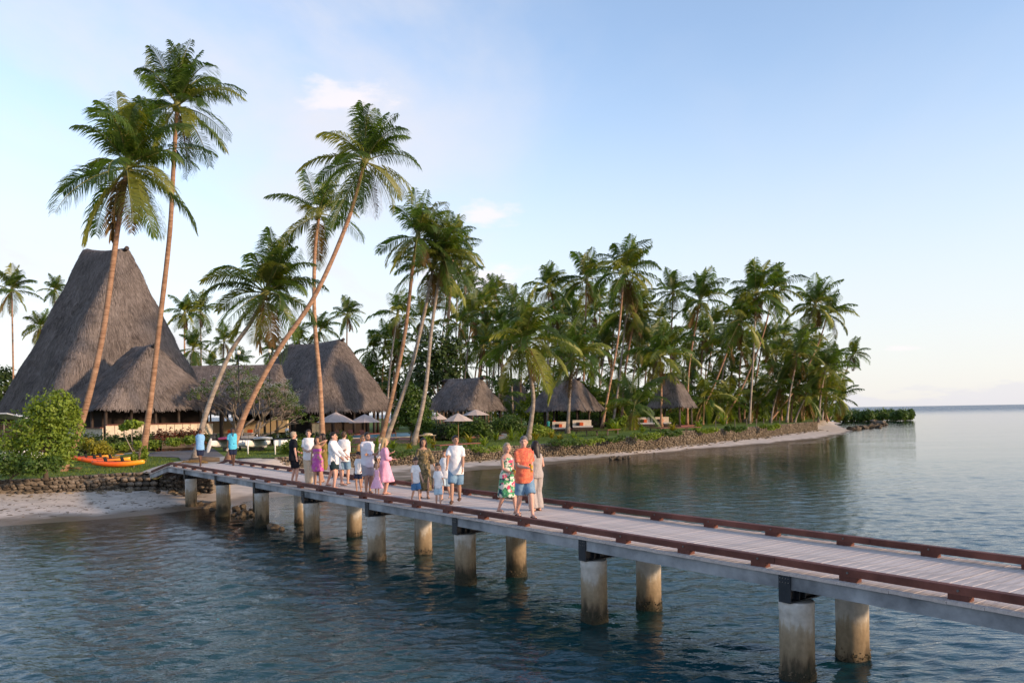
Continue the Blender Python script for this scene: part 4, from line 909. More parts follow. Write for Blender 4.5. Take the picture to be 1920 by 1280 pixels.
def rosette(label, p, h, n, m, seed, group=None, w=.07, spread=.9, name='spiky_plant', cat='plant'):
    t = thing(name, label, cat, p, group); r = random.Random(seed); mb = MB()
    for i in range(n):
        a = r.uniform(0, 6.28); e = r.uniform(.35, 1.45); l = h * r.uniform(.7, 1.15); d = Vector((math.cos(a) * math.cos(e) * spread, math.sin(a) * math.cos(e) * spread, math.sin(e)))
        sd_ = Vector((-math.sin(a), math.cos(a), 0)) * w * r.uniform(.7, 1.2); q0 = Vector((0, 0, .02)); q1 = d * l * .55; q2 = q1 + (d + Vector((math.cos(a) * .5, math.sin(a) * .5, -.55))).normalized() * l * .5
        mb.add([q0 - sd_ * .5, q0 + sd_ * .5, q1 - sd_, q1 + sd_, q2], [(0, 1, 3, 2), (2, 3, 4)])
    me = mb.mesh('leaves', K[m]); a_ = me.attributes.new('rnd', 'FLOAT', 'POINT'); a_.data.foreach_set('value', np.repeat(np.random.RandomState(seed).rand(n), 5).astype(np.float32))
    link('leaves', me, t); MB().tube([(0, 0, -.05), (0, 0, h * .18)], [.05, .03], 6).build('stem', K['trunk'], t, local=True)
    return t
def bush(label, blobs_px, Y, n, size, m, seed, name='shrub', group=None, cat='shrub', **kw):
    return tree(label, blobs_px[0][0], Y, blobs_px, n, size, m, seed, group, .06, name, cat, **kw)
# hedges and shrubs before the big roof
def hedge(label, a_px, b_px, Y0, Y1, h, d, m, seed, n=5000, size=.11, name='hedge'):
    a, b = at(a_px, 800, Y0), at(b_px, 800, Y1); a.z = landz(a.x); b.z = landz(b.x); L = (b - a).length; t = thing(name, label, 'hedge', (a + b) / 2)
    k = max(2, int(L / (d * .8))); blobs = []
    for i in range(k + 1):
        q = a.lerp(b, i / k); rg = random.Random(seed + i); blobs.append(((q.x, q.y, q.z + h * .5), (d * .75, d * .6, h * .52 * rg.uniform(.9, 1.1))))
    link('foliage', leaf_mesh('foliage', blobs, n, size, K[m], seed, origin=tuple(t.location), gap=.4), t)
    MB().tube([a + Vector((0, 0, h * .3)), b + Vector((0, 0, h * .3))], h * .3, 6).build('stems', K['trunk'], t)
    return t
hedge('clipped dark green hedge in front of the bar of the big roof', 160, 372, 69, 74, 1.7, 1.4, 'leaf_dark', 11, 7500)
hedge('row of red leaved crotons below the bar counter', 300, 372, 71.5, 73.5, 1.95, .9, 'leaf_red', 12, 2600)
hedge('long clipped hedge along the pool terrace', 500, 640, 84, 82, 1.25, 1.3, 'leaf_dark', 13, 6000)
hedge('dark hedge behind the umbrellas right of the pool', 790, 850, 90, 88, 1.9, 1.6, 'leaf_dark', 14, 4500)
hedge('green hedge behind the grey daybeds', 1050, 1180, 122, 122, 2.4, 1.8, 'leaf', 15, 5000, .16)
hedge('low green hedge under the third thatched roof', 800, 950, 112, 112, 1.8, 1.6, 'leaf_dark', 16, 5000, .16)
bush('yellow green shrub in front of the hedge by the kayaks', [(182, 838, 22, 12), (165, 832, 14, 12), (200, 845, 14, 9)], 58, 2200, .09, 'leaf_yel', 17)
bush('round bright green shrub left of the man in black', [(560, 838, 24, 16), (545, 845, 20, 12), (585, 835, 16, 14), (540, 838, 14, 12)], 63, 3800, .09, 'leaf_light', 18)
bush('large leafy shrub between umbrella poles and garden path', [(895, 800, 24, 16), (870, 806, 18, 13), (912, 812, 14, 12), (850, 808, 14, 12)], 84, 4200, .14, 'leaf', 19)
bush('feathery bush with grey green foliage beside the S shaped palm', [(952, 792, 26, 17), (968, 798, 18, 13), (935, 798, 14, 12)], 90, 3400, .10, 'leaf', 20)
bush('broad shrub behind the yellow spiky plants by the daybeds', [(1005, 808, 22, 12), (985, 812, 16, 10), (1025, 812, 14, 9)], 92, 3200, .12, 'leaf_light', 21)
bush('green undergrowth left of the fifth pavilion', [(1155, 795, 18, 10), (1170, 790, 14, 10)], 108, 2000, .16, 'leaf_light', 22)
bush('green undergrowth behind the posts of the fifth pavilion', [(1278, 782, 22, 14), (1255, 786, 14, 12), (1300, 784, 14, 12)], 126, 2600, .2, 'leaf_light', 23)
bush('green undergrowth along the right lawn', [(1400, 778, 22, 12), (1380, 784, 16, 9), (1425, 784, 14, 8)], 150, 2400, .22, 'leaf_light', 24)
bush('green undergrowth near the far hut on the point', [(1500, 778, 26, 11), (1470, 782, 20, 8), (1530, 780, 18, 8)], 175, 2400, .26, 'leaf_light', 25)
bush('leafy green undergrowth right of the fifth pavilion', [(1340, 782, 18, 12), (1355, 776, 12, 14)], 135, 2000, .2, 'leaf', 26)
bush('flower bed of mixed low plants before the dark hedge', [(210, 838, 14, 7), (235, 836, 14, 8), (262, 834, 12, 8), (290, 832, 14, 8), (325, 828, 16, 8), (355, 824, 14, 8)], 66, 3600, .10, 'leaf_light', 27)
for i, (x, Y, lab) in enumerate([(1010, 128, 'dense green thicket behind the S shaped palm'), (1060, 130, 'dense green thicket behind the grey daybeds'), (1120, 134, 'dense green thicket behind the fourth pavilion'), (1175, 132, 'dense green thicket behind the young palm'), (1225, 136, 'dense green thicket left behind the fifth pavilion'), (1300, 138, 'dense green thicket right behind the fifth pavilion'), (1345, 142, 'dense green thicket between the leaning trunks'), (1400, 150, 'dense green thicket under the straight grey palm'), (1450, 156, 'dense green thicket under the strongly leaning palms'), (1505, 165, 'dense green thicket beside the far hut')]):
    bush(lab, [(x, 752, 26, 26), (x - 22, 768, 22, 20), (x + 22, 764, 22, 22), (x + 4, 782, 30, 14)], Y, 3600, .24, 'leaf' if i % 2 else 'leaf_light', 300 + i)
# papaya like shrub against the second palm
bush('small papaya like shrub leaning on the tallest palm trunk', [(250, 795, 16, 8), (232, 800, 10, 6), (258, 832, 7, 8), (252, 858, 6, 10), (270, 850, 6, 14)], 49.5, 900, .13, 'leaf_light', 28, trunkm='twig')
sp = [(655, 836, 1.0, 'leaf_light', 'green spiky plant by the pool, behind the men in white shirts'), (708, 838, .9, 'leaf_light', 'green spiky plant left of the crossing palm trunks'), (736, 842, .85, 'leaf_light', 'spiky plant on the lawn right of the crossing palm trunks'), (768, 844, .55, 'leaf_yel', 'small yellowish spiky plant left of the pale palm trunk'),
      (800, 834, .9, 'leaf_light', 'spiky plant right of the pale palm trunk'), (812, 840, .7, 'leaf_yel', 'spiky plant at the timber bench end'), (880, 836, 1.0, 'leaf_yel', 'spiky yellow plant behind the man in white shirt'), (908, 836, .9, 'leaf_light', 'spiky green plant right of the umbrella pole'), (930, 826, 1.0, 'leaf_light', 'spiky plant where the garden path meets the lawn'),
      (960, 826, 1.2, 'leaf_light', 'tall spiky plant above the blonde woman in the floral dress'), (978, 828, 1.0, 'leaf_light', 'spiky plant behind the man in the orange shirt'), (1003, 826, .9, 'leaf_yel', 'spiky plant right of the man in the orange shirt'), (1034, 822, .8, 'leaf_yel', 'yellow spiky plant left of the daybeds'), (1050, 826, .7, 'leaf_yel', 'pale spiky plant on the lawn edge below the daybeds'), (1077, 825, .7, 'leaf_light', 'spiky plant at the left end of the red bench platform'),
      (1155, 812, 1.5, 'leaf_light', 'big spiky plant between red bench platform and young palm'), (1205, 812, .8, 'leaf_light', 'spiky plant right of the young palm'), (1262, 809, .9, 'leaf_yel', 'spiky plant before the fifth pavilion platform'), (1310, 806, .9, 'leaf_light', 'spiky plant right of the fifth pavilion platform'), (1282, 797, 1.8, 'leaf_light', 'tall leafy cordyline inside the fifth pavilion garden'), (1356, 797, 1.8, 'leaf_light', 'banana like plant between the leaning trunks'),
      (200, 842, 1.0, 'leaf_yel', 'yellow spiky plant in the bed right of the leaning palm'), (322, 838, 1.0, 'leaf_light', 'spiky green plant below the red crotons'), (345, 836, .9, 'leaf_yel', 'spiky yellow plant at the right end of the croton row'), (295, 840, .9, 'leaf_light', 'spiky plant right of the tallest palm'), (18, 892, .9, 'leaf_light', 'broad leaved plant at the left wall top')]
for i, (x, y, h, m, lab) in enumerate(sp):
    rosette(lab, onl(x, y), h * 1.5, 40, m, i, 'spiky garden plants', w=.05 * max(1, onl(x, y).y / 60))
# creeping plants hanging over the top of the long wall
for i, (x, y, lab) in enumerate([(745, 850, 'left of the brown patterned dress'), (905, 842, 'left of the floral dress'), (1055, 831, 'right of the grey jumpsuit'), (1098, 827, 'below the red bench platform'), (1142, 823, 'right of the red bench platform'), (1205, 818, 'below the young palm'), (1252, 813, 'below the fifth pavilion'), (1318, 807, 'right of the fifth pavilion'), (1376, 804, 'below the leaning trunks'), (1440, 800, 'near the end of the long wall')]):
    p = onl(x, y); k = p.y / F_PX; t = thing('creeper', 'low creeping plant hanging over the long sea wall, ' + lab, 'plant', p, 'creepers on the long wall'); r = random.Random(i)
    bl = [((p.x + dx, p.y - .25 + dy, p.z + dz), (r.uniform(.5, .9), .35, r.uniform(.2, .34))) for dx, dy, dz in ((-.6, .1, .12), (.3, -.2, -.05), (1.0, .1, .1))]
    link('leaves', leaf_mesh('leaves', bl, 700, .09 * p.y / 65, K['leaf_light' if i % 2 else 'leaf'], 500 + i, origin=tuple(p), zmin=.4), t)
    MB().tube([p + Vector((-.8, .1, .05)), p + Vector((0, -.2, .1)), p + Vector((1.0, .1, .05))], .03, 5).build('stem', K['trunk'], t)
# mangroves beyond the point
for i, (x, y, s) in enumerate([(1552, 777, 14), (1578, 776, 18), (1600, 777, 20), (1625, 776, 19), (1648, 776, 20), (1668, 777, 19), (1688, 778, 17), (1704, 779, 11)]):
    Y = 225 + (i % 3) * 6; base = at(x, 787, Y); base.z = -.2; k = Y / F_PX
    t = thing('mangrove', ['mangrove bush nearest the palms of the point', 'second mangrove bush out from the point', 'third mangrove bush out from the point', 'fourth mangrove bush out from the point', 'fifth mangrove bush out from the point', 'sixth mangrove bush out from the point', 'seventh mangrove bush, second from the open sea', 'small outermost mangrove bush at the open sea'][i], 'mangrove', base, 'mangroves off the point')
    bl = [((base.x + dx * k, base.y + dy, 1.5 + dz), (s * .7 * k, s * .7 * k, 1.15)) for dx, dy, dz in ((-s * .4, 0, 0), (s * .4, 1, .1), (0, -1, .5))]
    link('crown', leaf_mesh('crown', [((c[0], c[1], c[2] - .15), (q[0], q[1], 1.5)) for c, q in bl], 2600, .27, K['leaf'], 70 + i, origin=tuple(base), zmin=.12), t)
    mb = MB(); r = random.Random(i)
    for j in range(9):
        a = r.uniform(0, 6.28); q = base + Vector((math.cos(a) * s * .5 * k, math.sin(a) * s * .5 * k, 0)); mb.tube([q, q.lerp(Vector((base.x, base.y, 1.2)), .35) + Vector((0, 0, .5)), Vector((base.x, base.y, 1.9))], [.05, .05, .07], 5)
    mb.build('stilt_roots', K['trunk'], t, smooth=True)

# ------------------------------------------------------------------ thatched buildings
def roof_ring(L, W, l, w, ez, rz, t, n_side, curve):
    q = 1 - (1 - t) ** 1.0; k = t + curve * math.sin(math.pi * t)          # curve > 0: slopes bow inward below
    a = (L / 2) * (1 - k) + (l / 2) * k; b = (W / 2) * (1 - k) + (w / 2) * k; z = ez + (rz - ez) * t
    cr = min(a, b) * (.16 + .1 * t); P = []
    for i, (cx, cy, a0) in enumerate(((a - cr, b - cr, 0), (-a + cr, b - cr, 90), (-a + cr, -b + cr, 180), (a - cr, -b + cr, 270))):
        for j in range(5): th = math.radians(a0 + 22.5 * j); P.append((cx + cr * math.cos(th), cy + cr * math.sin(th)))
    # resample evenly
    P.append(P[0]); d = [0]
    for p, q2 in zip(P[:-1], P[1:]): d.append(d[-1] + math.hypot(q2[0] - p[0], q2[1] - p[1]))
    out = []; j = 0
    for i in range(n_side):
        s = d[-1] * i / n_side
        while d[j + 1] < s: j += 1
        u = (s - d[j]) / max(1e-6, d[j + 1] - d[j]); out.append(Vector((P[j][0] + (P[j + 1][0] - P[j][0]) * u, P[j][1] + (P[j + 1][1] - P[j][1]) * u, z)))
    return out
def bure(label, c, phi, L, W, l, ez, rz, w=.7, curve=.02, strands=4000, slen=.7, swid=.055, seed=0, posts=True, pm='dark_wood', inset=.9, name='thatched_pavilion', beam=True, pr=.15, npost=(4, 4), group=None, nring=20, nside=72, sag=0.25, tilt=0.0):
    t = thing(name, label, 'building', (c[0], c[1], LAND), group); R3 = Matrix.Rotation(phi, 3, 'Z'); O = Vector((c[0], c[1], 0)); r = random.Random(seed); rs = np.random.RandomState(seed)
    rings = []
    for i in range(nring + 1):
        tt = i / nring; ring = roof_ring(L, W, l, w, ez, rz, tt, nside, curve)
        for p in ring:
            p.z -= tilt * tt * tt * p.x / max(l / 2, .1)
            if tt > .8: p.z -= sag * (tt - .8) / .2 * (1 - (2 * p.x / max(l, .1)) ** 2 if abs(p.x) < l / 2 else 0)
            p += Vector((p.x, p.y, 0)).normalized() * (.30 * noise.noise(p * .38 + Vector((seed, 0, 0))) + .10 * noise.noise(Vector((p.x * 1.6, p.y * 1.6, p.z * .5)))) * (1 - .4 * tt); p.z += .08 * noise.noise(p * .9)
        rings.append(ring)
    under = [Vector((p.x * .965, p.y * .965, ez - .12)) for p in rings[0]]; under2 = [Vector((p.x * .9, p.y * .9, ez + .12)) for p in rings[0]]
    crown = [Vector((p.x * .93, p.y * .4, p.z + .16)) for p in rings[-1]]
    mb = MB(); mb.loft([[R3 @ p + O for p in rg] for rg in [under2, under] + rings + [crown]])
    ro = mb.build('roof', K['thatch'], t, smooth=True)
    # thatch strands over the slopes and a ragged eave fringe
    A = np.array([[tuple(R3 @ p) for p in rg] for rg in rings]); n = strands
    wgt = np.array([np.linalg.norm(A[i] - np.roll(A[i], 1, 0), axis=1).sum() for i in range(nring)]); wgt = wgt / wgt.sum()
    ri = rs.choice(nring, n, p=wgt); sj = rs.randint(0, nside, n); fu, fv = rs.rand(n, 1), rs.rand(n, 1)
    nx = (sj + 1) % nside
    lo = A[ri, sj] * (1 - fu) + A[ri, nx] * fu; hi = A[ri + 1, sj] * (1 - fu) + A[ri + 1, nx] * fu
    P = lo * (1 - fv) + hi * fv; dn = lo - hi; dn /= np.linalg.norm(dn, axis=1)[:, None] + 1e-9
    sd_ = A[ri, nx] - A[ri, sj]; sd_ /= np.linalg.norm(sd_, axis=1)[:, None] + 1e-9; nm = np.cross(sd_, -dn); nm *= np.sign((nm[:, :2] * P[:, :2]).sum(1))[:, None]
    dn = dn + sd_ * rs.normal(0, .13, (n, 1)); ln = slen * rs.uniform(.5, 1.3, (n, 1)); wd = swid * rs.uniform(.5, 1.5, (n, 1))
    a = P + nm * .01; b = P + dn * ln + nm * rs.uniform(.03, .12, (n, 1)) * slen
    V = [np.stack([a - sd_ * wd, a + sd_ * wd, b + sd_ * wd * .7, b - sd_ * wd * .7], 1)]
    m = int(nside * 22 * (L + W) / 30); sj = rs.randint(0, nside, m); fu = rs.rand(m, 1); P = A[0, sj] * (1 - fu) + A[0, (sj + 1) % nside] * fu
    out = np.column_stack([P[:, :2] / (np.linalg.norm(P[:, :2], axis=1)[:, None] + 1e-9), np.zeros(m)]); sd2 = A[0, (sj + 1) % nside] - A[0, sj]; sd2 /= np.linalg.norm(sd2, axis=1)[:, None] + 1e-9
    a = P - out * rs.uniform(0, .25, (m, 1)) + np.array([0, 0, .1]); b = P + out * rs.uniform(.0, .14, (m, 1)) + np.array([0, 0, -1]) * np.clip(.1 + .16 * rs.rand(m, 1) + .12 * np.sin(P[:, :1] * 3.1 + P[:, 1:2] * 2.3), .04, .5); wd = rs.uniform(.015, .04, (m, 1))
    V.append(np.stack([a - sd2 * wd, a + sd2 * wd, b + sd2 * wd * .6, b - sd2 * wd * .6], 1))
    V = np.concatenate(V).reshape(-1, 3) + np.array([0, 0, -LAND]); k = len(V) // 4
    link('thatch_strands', np_mesh('thatch_strands', V, np.arange(4 * k).reshape(-1, 4), K['strand'], {'rnd': np.repeat(rs.rand(k), 4)}), ro, kind='stuff')
    if beam:
        q = Vector((l / 2 + .55, 0, rz - .02)); mb = MB(); mb.tube([R3 @ Vector((-q.x - .3, 0, q.z + tilt - .1)) + O, R3 @ Vector((-l / 2, 0, q.z - .05 + tilt)) + O, R3 @ Vector((0, 0, q.z - sag)) + O, R3 @ Vector((l / 2, 0, q.z - .05 - tilt)) + O, R3 @ Vector((q.x, 0, q.z + .12 - tilt)) + O], [.22, .2, .2, .2, .24], 8); mb.build('ridge_beam', K['dark_wood'], ro)
    if posts:
        X, Y_ = L / 2 - inset, W / 2 - inset; S_ = set()
        for i in range(npost[0]):
            for y in (-Y_, Y_): S_.add((round(-X + 2 * X * i / (npost[0] - 1), 3), y))
        for j in range(npost[1]):
            for x in (-X, X): S_.add((x, round(-Y_ + 2 * Y_ * j / (npost[1] - 1), 3)))
        for x, y in sorted(S_):
            a = R3 @ Vector((x, y, 0)) + O; MB().tube([(a.x, a.y, LAND - .05), (a.x, a.y, ez + .35)], [pr * 1.05, pr * .92], 8).build('post', K[pm], t, smooth=True)
    mb = MB(); hx, hy = L / 2 - inset + .3, W / 2 - inset + .3
    mb.loft([[R3 @ Vector((x, y, z)) + O for x, y in ((-hx, -hy), (hx, -hy), (hx, hy), (-hx, hy))] for z in (LAND - .1, landz(c[0]) + .16)]); mb.build('floor', K['red_deck'], t)
    return t, R3, O
PHI = R(-38)
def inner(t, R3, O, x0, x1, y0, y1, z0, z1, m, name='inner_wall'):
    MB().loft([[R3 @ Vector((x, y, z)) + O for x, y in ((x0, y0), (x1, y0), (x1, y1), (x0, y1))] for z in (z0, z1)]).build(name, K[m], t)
cM = at(203, 780, 90)
t, R3, O = bure('towering steep thatched main hall at the left with open sides', (cM.x, cM.y), PHI, 13.4, 18.4, 8.4, 4.9, 22.5, w=1.1, curve=.012, tilt=.5, strands=34000, slen=.55, swid=.032, seed=1, name='thatched_hall', npost=(5, 7), nring=26, nside=110)
inner(t, R3, O, -5.0, 4.0, -6, 7.5, LAND + .16, 5.4, 'interior_shade')  # near-black box added so the open hall looks shaded inside
cP = at(262, 780, 80.5)
t, R3, O = bure('smaller thatched bar roof projecting in front of the main hall', (cP.x + .6, cP.y), PHI, 9.5, 13.2, 3.2, 5.0, 11.0, w=.8, curve=0.0, strands=22000, slen=.5, swid=.03, seed=2, name='thatched_bar', npost=(4, 6), inset=.8, sag=.1)
inner(t, R3, O, -4.0, 1.5, -5, 5, LAND + .16, 5.3, 'interior_shade')
# cream panelled bar counter along the hip end and the left side
def counter(t, R3, O, a, b, n, z0, z1, m):
    a, b = Vector(a), Vector(b); d = (b - a); 
    for i in range(n):
        p, q = a + d * ((i + .03) / n), a + d * ((i + .97) / n); MB().beam(R3 @ Vector((p.x, p.y, (z0 + z1) / 2)) + O, R3 @ Vector((q.x, q.y, (z0 + z1) / 2)) + O, .08, z1 - z0).build('counter_panel', K[m], t)
    MB().beam(R3 @ Vector((a.x, a.y, z1 + .04)) + O, R3 @ Vector((b.x, b.y, z1 + .04)) + O, .5, .07).build('counter_top', K['red_deck'], t)
counter(t, R3, O, (4.25, -6.0, 0), (4.25, 4.6, 0), 13, 2.35, 3.45, 'cream_panel')
counter(t, R3, O, (-3.0, -6.1, 0), (4.0, -6.1, 0), 9, 2.1, 3.2, 'cream_panel')
cL = at(440, 780, 106)
t, R3, O = bure('long low thatched link roof between the main hall and the second hall', (cL.x, cL.y), R(-4), 13, 10.5, 12.6, 4.55, 10.6, w=.6, curve=0, strands=14000, slen=.5, swid=.035, seed=3, name='thatched_link', npost=(5, 3), beam=False, sag=.1, nside=60)
inner(t, R3, O, -4.5, 6, 2.5, 3.2, 1.9, 3.5, 'bamboo'); inner(t, R3, O, -1.5, 6, 3.6, 4.0, LAND + .16, 5.0, 'interior_shade')
for i in range(5): MB().beam(R3 @ Vector((-6 + i * 2.4, -1.4, LAND + .55)) + O, R3 @ Vector((-4.3 + i * 2.4, -1.4, LAND + .55)) + O, .8, .7).build('sofa', K['cushion' if i % 2 else 'bamboo'], t)
for i in range(4): MB().box(R3 @ Vector((-5.2 + i * 2.6, -1.5, LAND + 1.1)) + O, (.6, .25, .4)).build('cushion', K['orange_fabric'], t)
cB = at(612, 780, 124)
t, R3, O = bure('second thatched hall behind the pool with steep hipped roof', (cB.x - 1.6, cB.y), PHI, 19, 17.4, 12.2, 4.75, 15.0, w=.9, curve=-.01, strands=22000, slen=.6, swid=.04, seed=4, name='thatched_hall', npost=(6, 5), pr=.22, sag=.3, nside=90)
inner(t, R3, O, -9, 3.0, -2, 8, LAND + .16, 5.0, 'interior_shade'); counter(t, R3, O, (8.2, -7.5, 0), (8.2, -5.6, 0), 2, 1.3, 3.0, 'bamboo')
c3 = at(872, 780, 100)
bure('third thatched roof behind the umbrellas, low and wide', (c3.x, c3.y), R(-34), 7.4, 7.6, 4.9, 4.5, 8.15, w=.6, curve=0, strands=9000, slen=.45, swid=.04, seed=5, npost=(3, 3), inset=.7, sag=.1)
c4 = at(1062, 780, 116)
t, R3, O = bure('fourth thatched pavilion sheltering the grey daybeds', (c4.x, c4.y), R(-34), 8.8, 8.4, 3.6, 4.3, 8.5, w=.6, curve=0, strands=9000, slen=.45, swid=.04, seed=6, npost=(3, 3), inset=.8)
c5 = at(1260, 780, 114)
bure('fifth thatched pavilion, small with pointed roof over a platform', (c5.x, c5.y), R(-34), 5.4, 5.6, 1.1, 4.5, 9.0, w=.5, curve=-.01, strands=6000, slen=.4, swid=.04, seed=7, npost=(2, 2), pm='post', inset=.7, sag=0)
c6 = at(970, 780, 158); bure('far thatched roof seen behind the broad S shaped palm', (c6.x, c6.y), R(-34), 5.5, 5.5, 1.2, 4.8, 10.2, strands=1800, slen=.8, swid=.08, seed=8, npost=(2, 2), nside=40, nring=10, pm='post')
c7 = at(1152, 780, 158); bure('far thatched roof seen behind the young palm', (c7.x, c7.y), R(-34), 5.2, 5.2, 1.0, 4.8, 10.0, strands=1800, slen=.8, swid=.08, seed=9, npost=(2, 2), nside=40, nring=10, pm='post')
c8 = at(1497, 780, 188); bure('small far thatched hut on the point under the leaning palms', (c8.x, c8.y), R(-34), 4.0, 4.0, .8, 3.9, 6.6, strands=1200, slen=.8, swid=.09, seed=10, npost=(2, 2), nside=40, nring=10, inset=.5)
# flat roofed shed and awning at the far left
p = at(0, 780, 62); t = thing('service_shed', 'low shed with pale metal awning at the left edge behind the green tree', 'shed', (p.x - 3, p.y, LAND))
MB().box((p.x - 3, p.y + 2, LAND + 1.6), (7, 3, 3.2)).build('wall', K['dark_wood'], t)
M = Matrix.Rotation(R(-8), 3, 'X'); MB().box((p.x - 2.4, p.y + .3, LAND + 3.1), (8.5, 5, .08), M).build('awning', K['awning'], t)
for dx in (-5, -1, 1.4): MB().tube([(p.x + dx, p.y - 1.8, LAND), (p.x + dx, p.y - 1.8, LAND + 2.85)], .06, 6).build('post', K['post'], t)

# ------------------------------------------------------------------ terrace: pool, umbrellas, loungers, benches
pa, pb = onz(628, 823, LAND), onz(780, 819, LAND); pc, pd = onz(790, 811.5, LAND), onz(628, 813, LAND)
poly_sheet('pool_terrace', [at(600, 790, 82).to_2d(), at(800, 790, 82).to_2d(), at(800, 790, 132).to_2d(), at(560, 790, 132).to_2d()], LAND + .008, K['red_deck'])
t = thing('swimming_pool', 'blue swimming pool on the terrace behind the people in white', 'pool', (pa + pc) / 2)
Q = [pa, pb, pc, pd]
mb = MB(); mb.add([q + Vector((0, 0, .03)) for q in Q], [(0, 1, 2, 3)]); 
m = mat('pool_water', (0.07, 0.25, 0.34), 0.35, 0.15, 1, bump=.5, bscale=3, spec=.15); mb.build('water', m, t)
for i in range(4): MB().beam(Q[i] + Vector((0, 0, .06)), Q[(i + 1) % 4] + Vector((0, 0, .06)), .4, .12).build('coping', K['concrete_path'], t)
def umbrella(label, px, py_rim, py_top, hw, Y, seed=0, tilt=0.0):
    b = at(px, py_rim, Y); top = at(px, py_top, Y); t = thing('umbrella', label, 'umbrella', (b.x, b.y, LAND), 'terrace umbrellas'); r = hw * Y / F_PX; n = 8
    V = [(b.x, b.y, top.z)]; F = []; off = rr.uniform(0, .7)
    for q, zf in ((.5, .55), (1.0, 0.0)):
        for k in range(16):
            a = off + k * math.pi / 8; rad = r * q * (1 if k % 2 == 0 else .935); V.append((b.x + rad * math.cos(a), b.y + rad * math.sin(a), b.z + (top.z - b.z) * (zf - (0.02 if k % 2 else 0))))
    for k in range(16):
        j = (k + 1) % 16; F += [(0, 1 + k, 1 + j), (1 + k, 17 + k, 17 + j, 1 + j)]
    MB().add(V, F).build('canopy', K['canvas'], t)
    MB().tube([(b.x, b.y, LAND), (b.x, b.y, top.z + .18)], .035, 8).build('pole', K['pole_wood'], t)
    MB().box((b.x, b.y, LAND + .05), (.6, .6, .1)).build('base', K['black'], t)
    for k in range(8):
        a = off + k * math.pi / 4; MB().tube([(b.x, b.y, top.z - .06), (b.x + r * .97 * math.cos(a), b.y + r * .97 * math.sin(a), b.z - .03)], .014, 4).build('rib', K['pole_wood'], t)
umbrella('beige umbrella over the deck chairs, left one of the two before the second hall', 630, 791, 772, 37, 88)
umbrella('beige umbrella over the deck chairs, right one of the two before the second hall', 684, 791.5, 776, 30, 93)
umbrella('beige umbrella mostly hidden behind the crossing palm trunks', 742, 792, 778, 24, 95)
umbrella('beige umbrella left of the leafy shrub, smaller of the group by the third roof', 820, 786, 773, 20, 92)
umbrella('beige umbrella nearest the wall, its pole beside the leafy shrub', 859, 789, 774, 30, 80)
umbrella('beige umbrella furthest right, just below the third roof', 892, 778, 767, 26, 92)
def lounger(label, p, rz, m='white', cm='pink_sail', name='sun_lounger', back=.75, group='sun loungers'):
    t = thing(name, label, 'sun lounger', p, group, rz)
    MB().box((0, 0, .32), (.66, 1.3, .06)).build('seat', K[m], t, local=True)
    MB().box((0, .86, .56), (.66, .06, .75), Matrix.Rotation(-.6, 3, 'X')).build('backrest', K[m], t, local=True)
    MB().box((0, .0, .375), (.6, 1.25, .05)).build('cushion', K[cm], t, local=True)
    for x in (-.28, .28):
        for y in (-.58, .58): MB().box((x, y, .15), (.05, .05, .3)).build('leg', K[m], t, local=True)
for i, (x, lab) in enumerate([(497, 'white lounger leaning back at the left end of the row by the frangipani'), (513, 'white lounger with pink towel, second of the row by the frangipani'), (534, 'white lounger at the right end of the row by the frangipani')]):
    p = at(x, 790, 92); p.z = LAND; lounger(lab, p, R(60), cm=['white', 'pink_sail', 'white'][i])
for i, (x, Y, lab) in enumerate([(634, 112, 'red timber deck chair under the left umbrella before the hall'), (661, 112, 'red timber deck chair between the two umbrellas before the hall'), (685, 110, 'red timber deck chair under the right umbrella before the hall'), (733, 112, 'red timber deck chair right of the crossing palm trunks')]):
    p = at(x, 790, Y); p.z = LAND; lounger(lab, p, R(20 + 10 * i), 'red_deck', 'red_deck', 'deck_chair', group='deck chairs at the pool')
def daybed(label, px, Y, w=2.3):
    p = at(px, 790, Y); p.z = landz(p.x); t = thing('daybed', label, 'daybed', p, 'grey daybeds')
    MB().box((0, 0, .28), (w, 1.6, .3)).build('frame', K['dark_wood'], t, local=True); MB().box((0, 0, .5), (w, 1.5, .2)).build('mattress', K['cushion'], t, local=True)
    MB().box((0, .75, .95), (w * .95, .12, .8)).build('backrest', K['cream_panel'], t, local=True)
    for dx, m in ((-.5, 'black'), (-.1, 'orange_fabric')): MB().box((dx, .55, .82), (.5, .2, .42), Matrix.Rotation(.3, 3, 'X')).build('pillow', K[m], t, local=True)
    for x in (-.9, .9):
        for y in (-.6, .6): MB().box((x * w / 2.3, y, .08), (.12, .12, .16)).build('leg', K['dark_wood'], t, local=True)
daybed('grey daybed with orange pillow left of the pale palm trunk', 1052, 106); daybed('grey daybed with orange pillow right of the pale palm trunk', 1092, 108, 2.6); daybed('grey daybed at the young palm, left of the fifth pavilion', 1212, 112); daybed('grey daybed on the platform of the fifth pavilion', 1243, 113, 2.0)
def bench(label, a_px, b_px, h, w, name='bench_platform', legs=3):
    a, b = onl(*a_px), onl(*b_px); t = thing(name, label, 'bench', (a + b) / 2); u = (b - a).normalized(); v = Vector((-u.y, u.x, 0))
    nb = max(3, int(w / .2))
    for i in range(nb):
        o = v * ((i + .5) / nb - .5) * w + Vector((0, 0, h)); MB().beam(a + o, b + o, w / nb * .92, .07).build('board', K['red_deck'], t)
    for i in range(legs + 1):
        q = a.lerp(b, .04 + .92 * i / legs)
        for s_ in (-.38, .38): MB().box(q + v * w * s_ + Vector((0, 0, h / 2 - .03)), (.1, .1, h - .06)).build('leg', K['post'], t)
bench('low red timber bench on the lawn behind the man in white shirt', (818, 842), (895, 837), .32, .8)
bench('red timber bench platform in front of the grey daybeds', (1088, 817), (1152, 815), .55, 2.2)
bench('wide timber platform under the fifth pavilion', (1226, 808), (1302, 806), .35, 3.2)
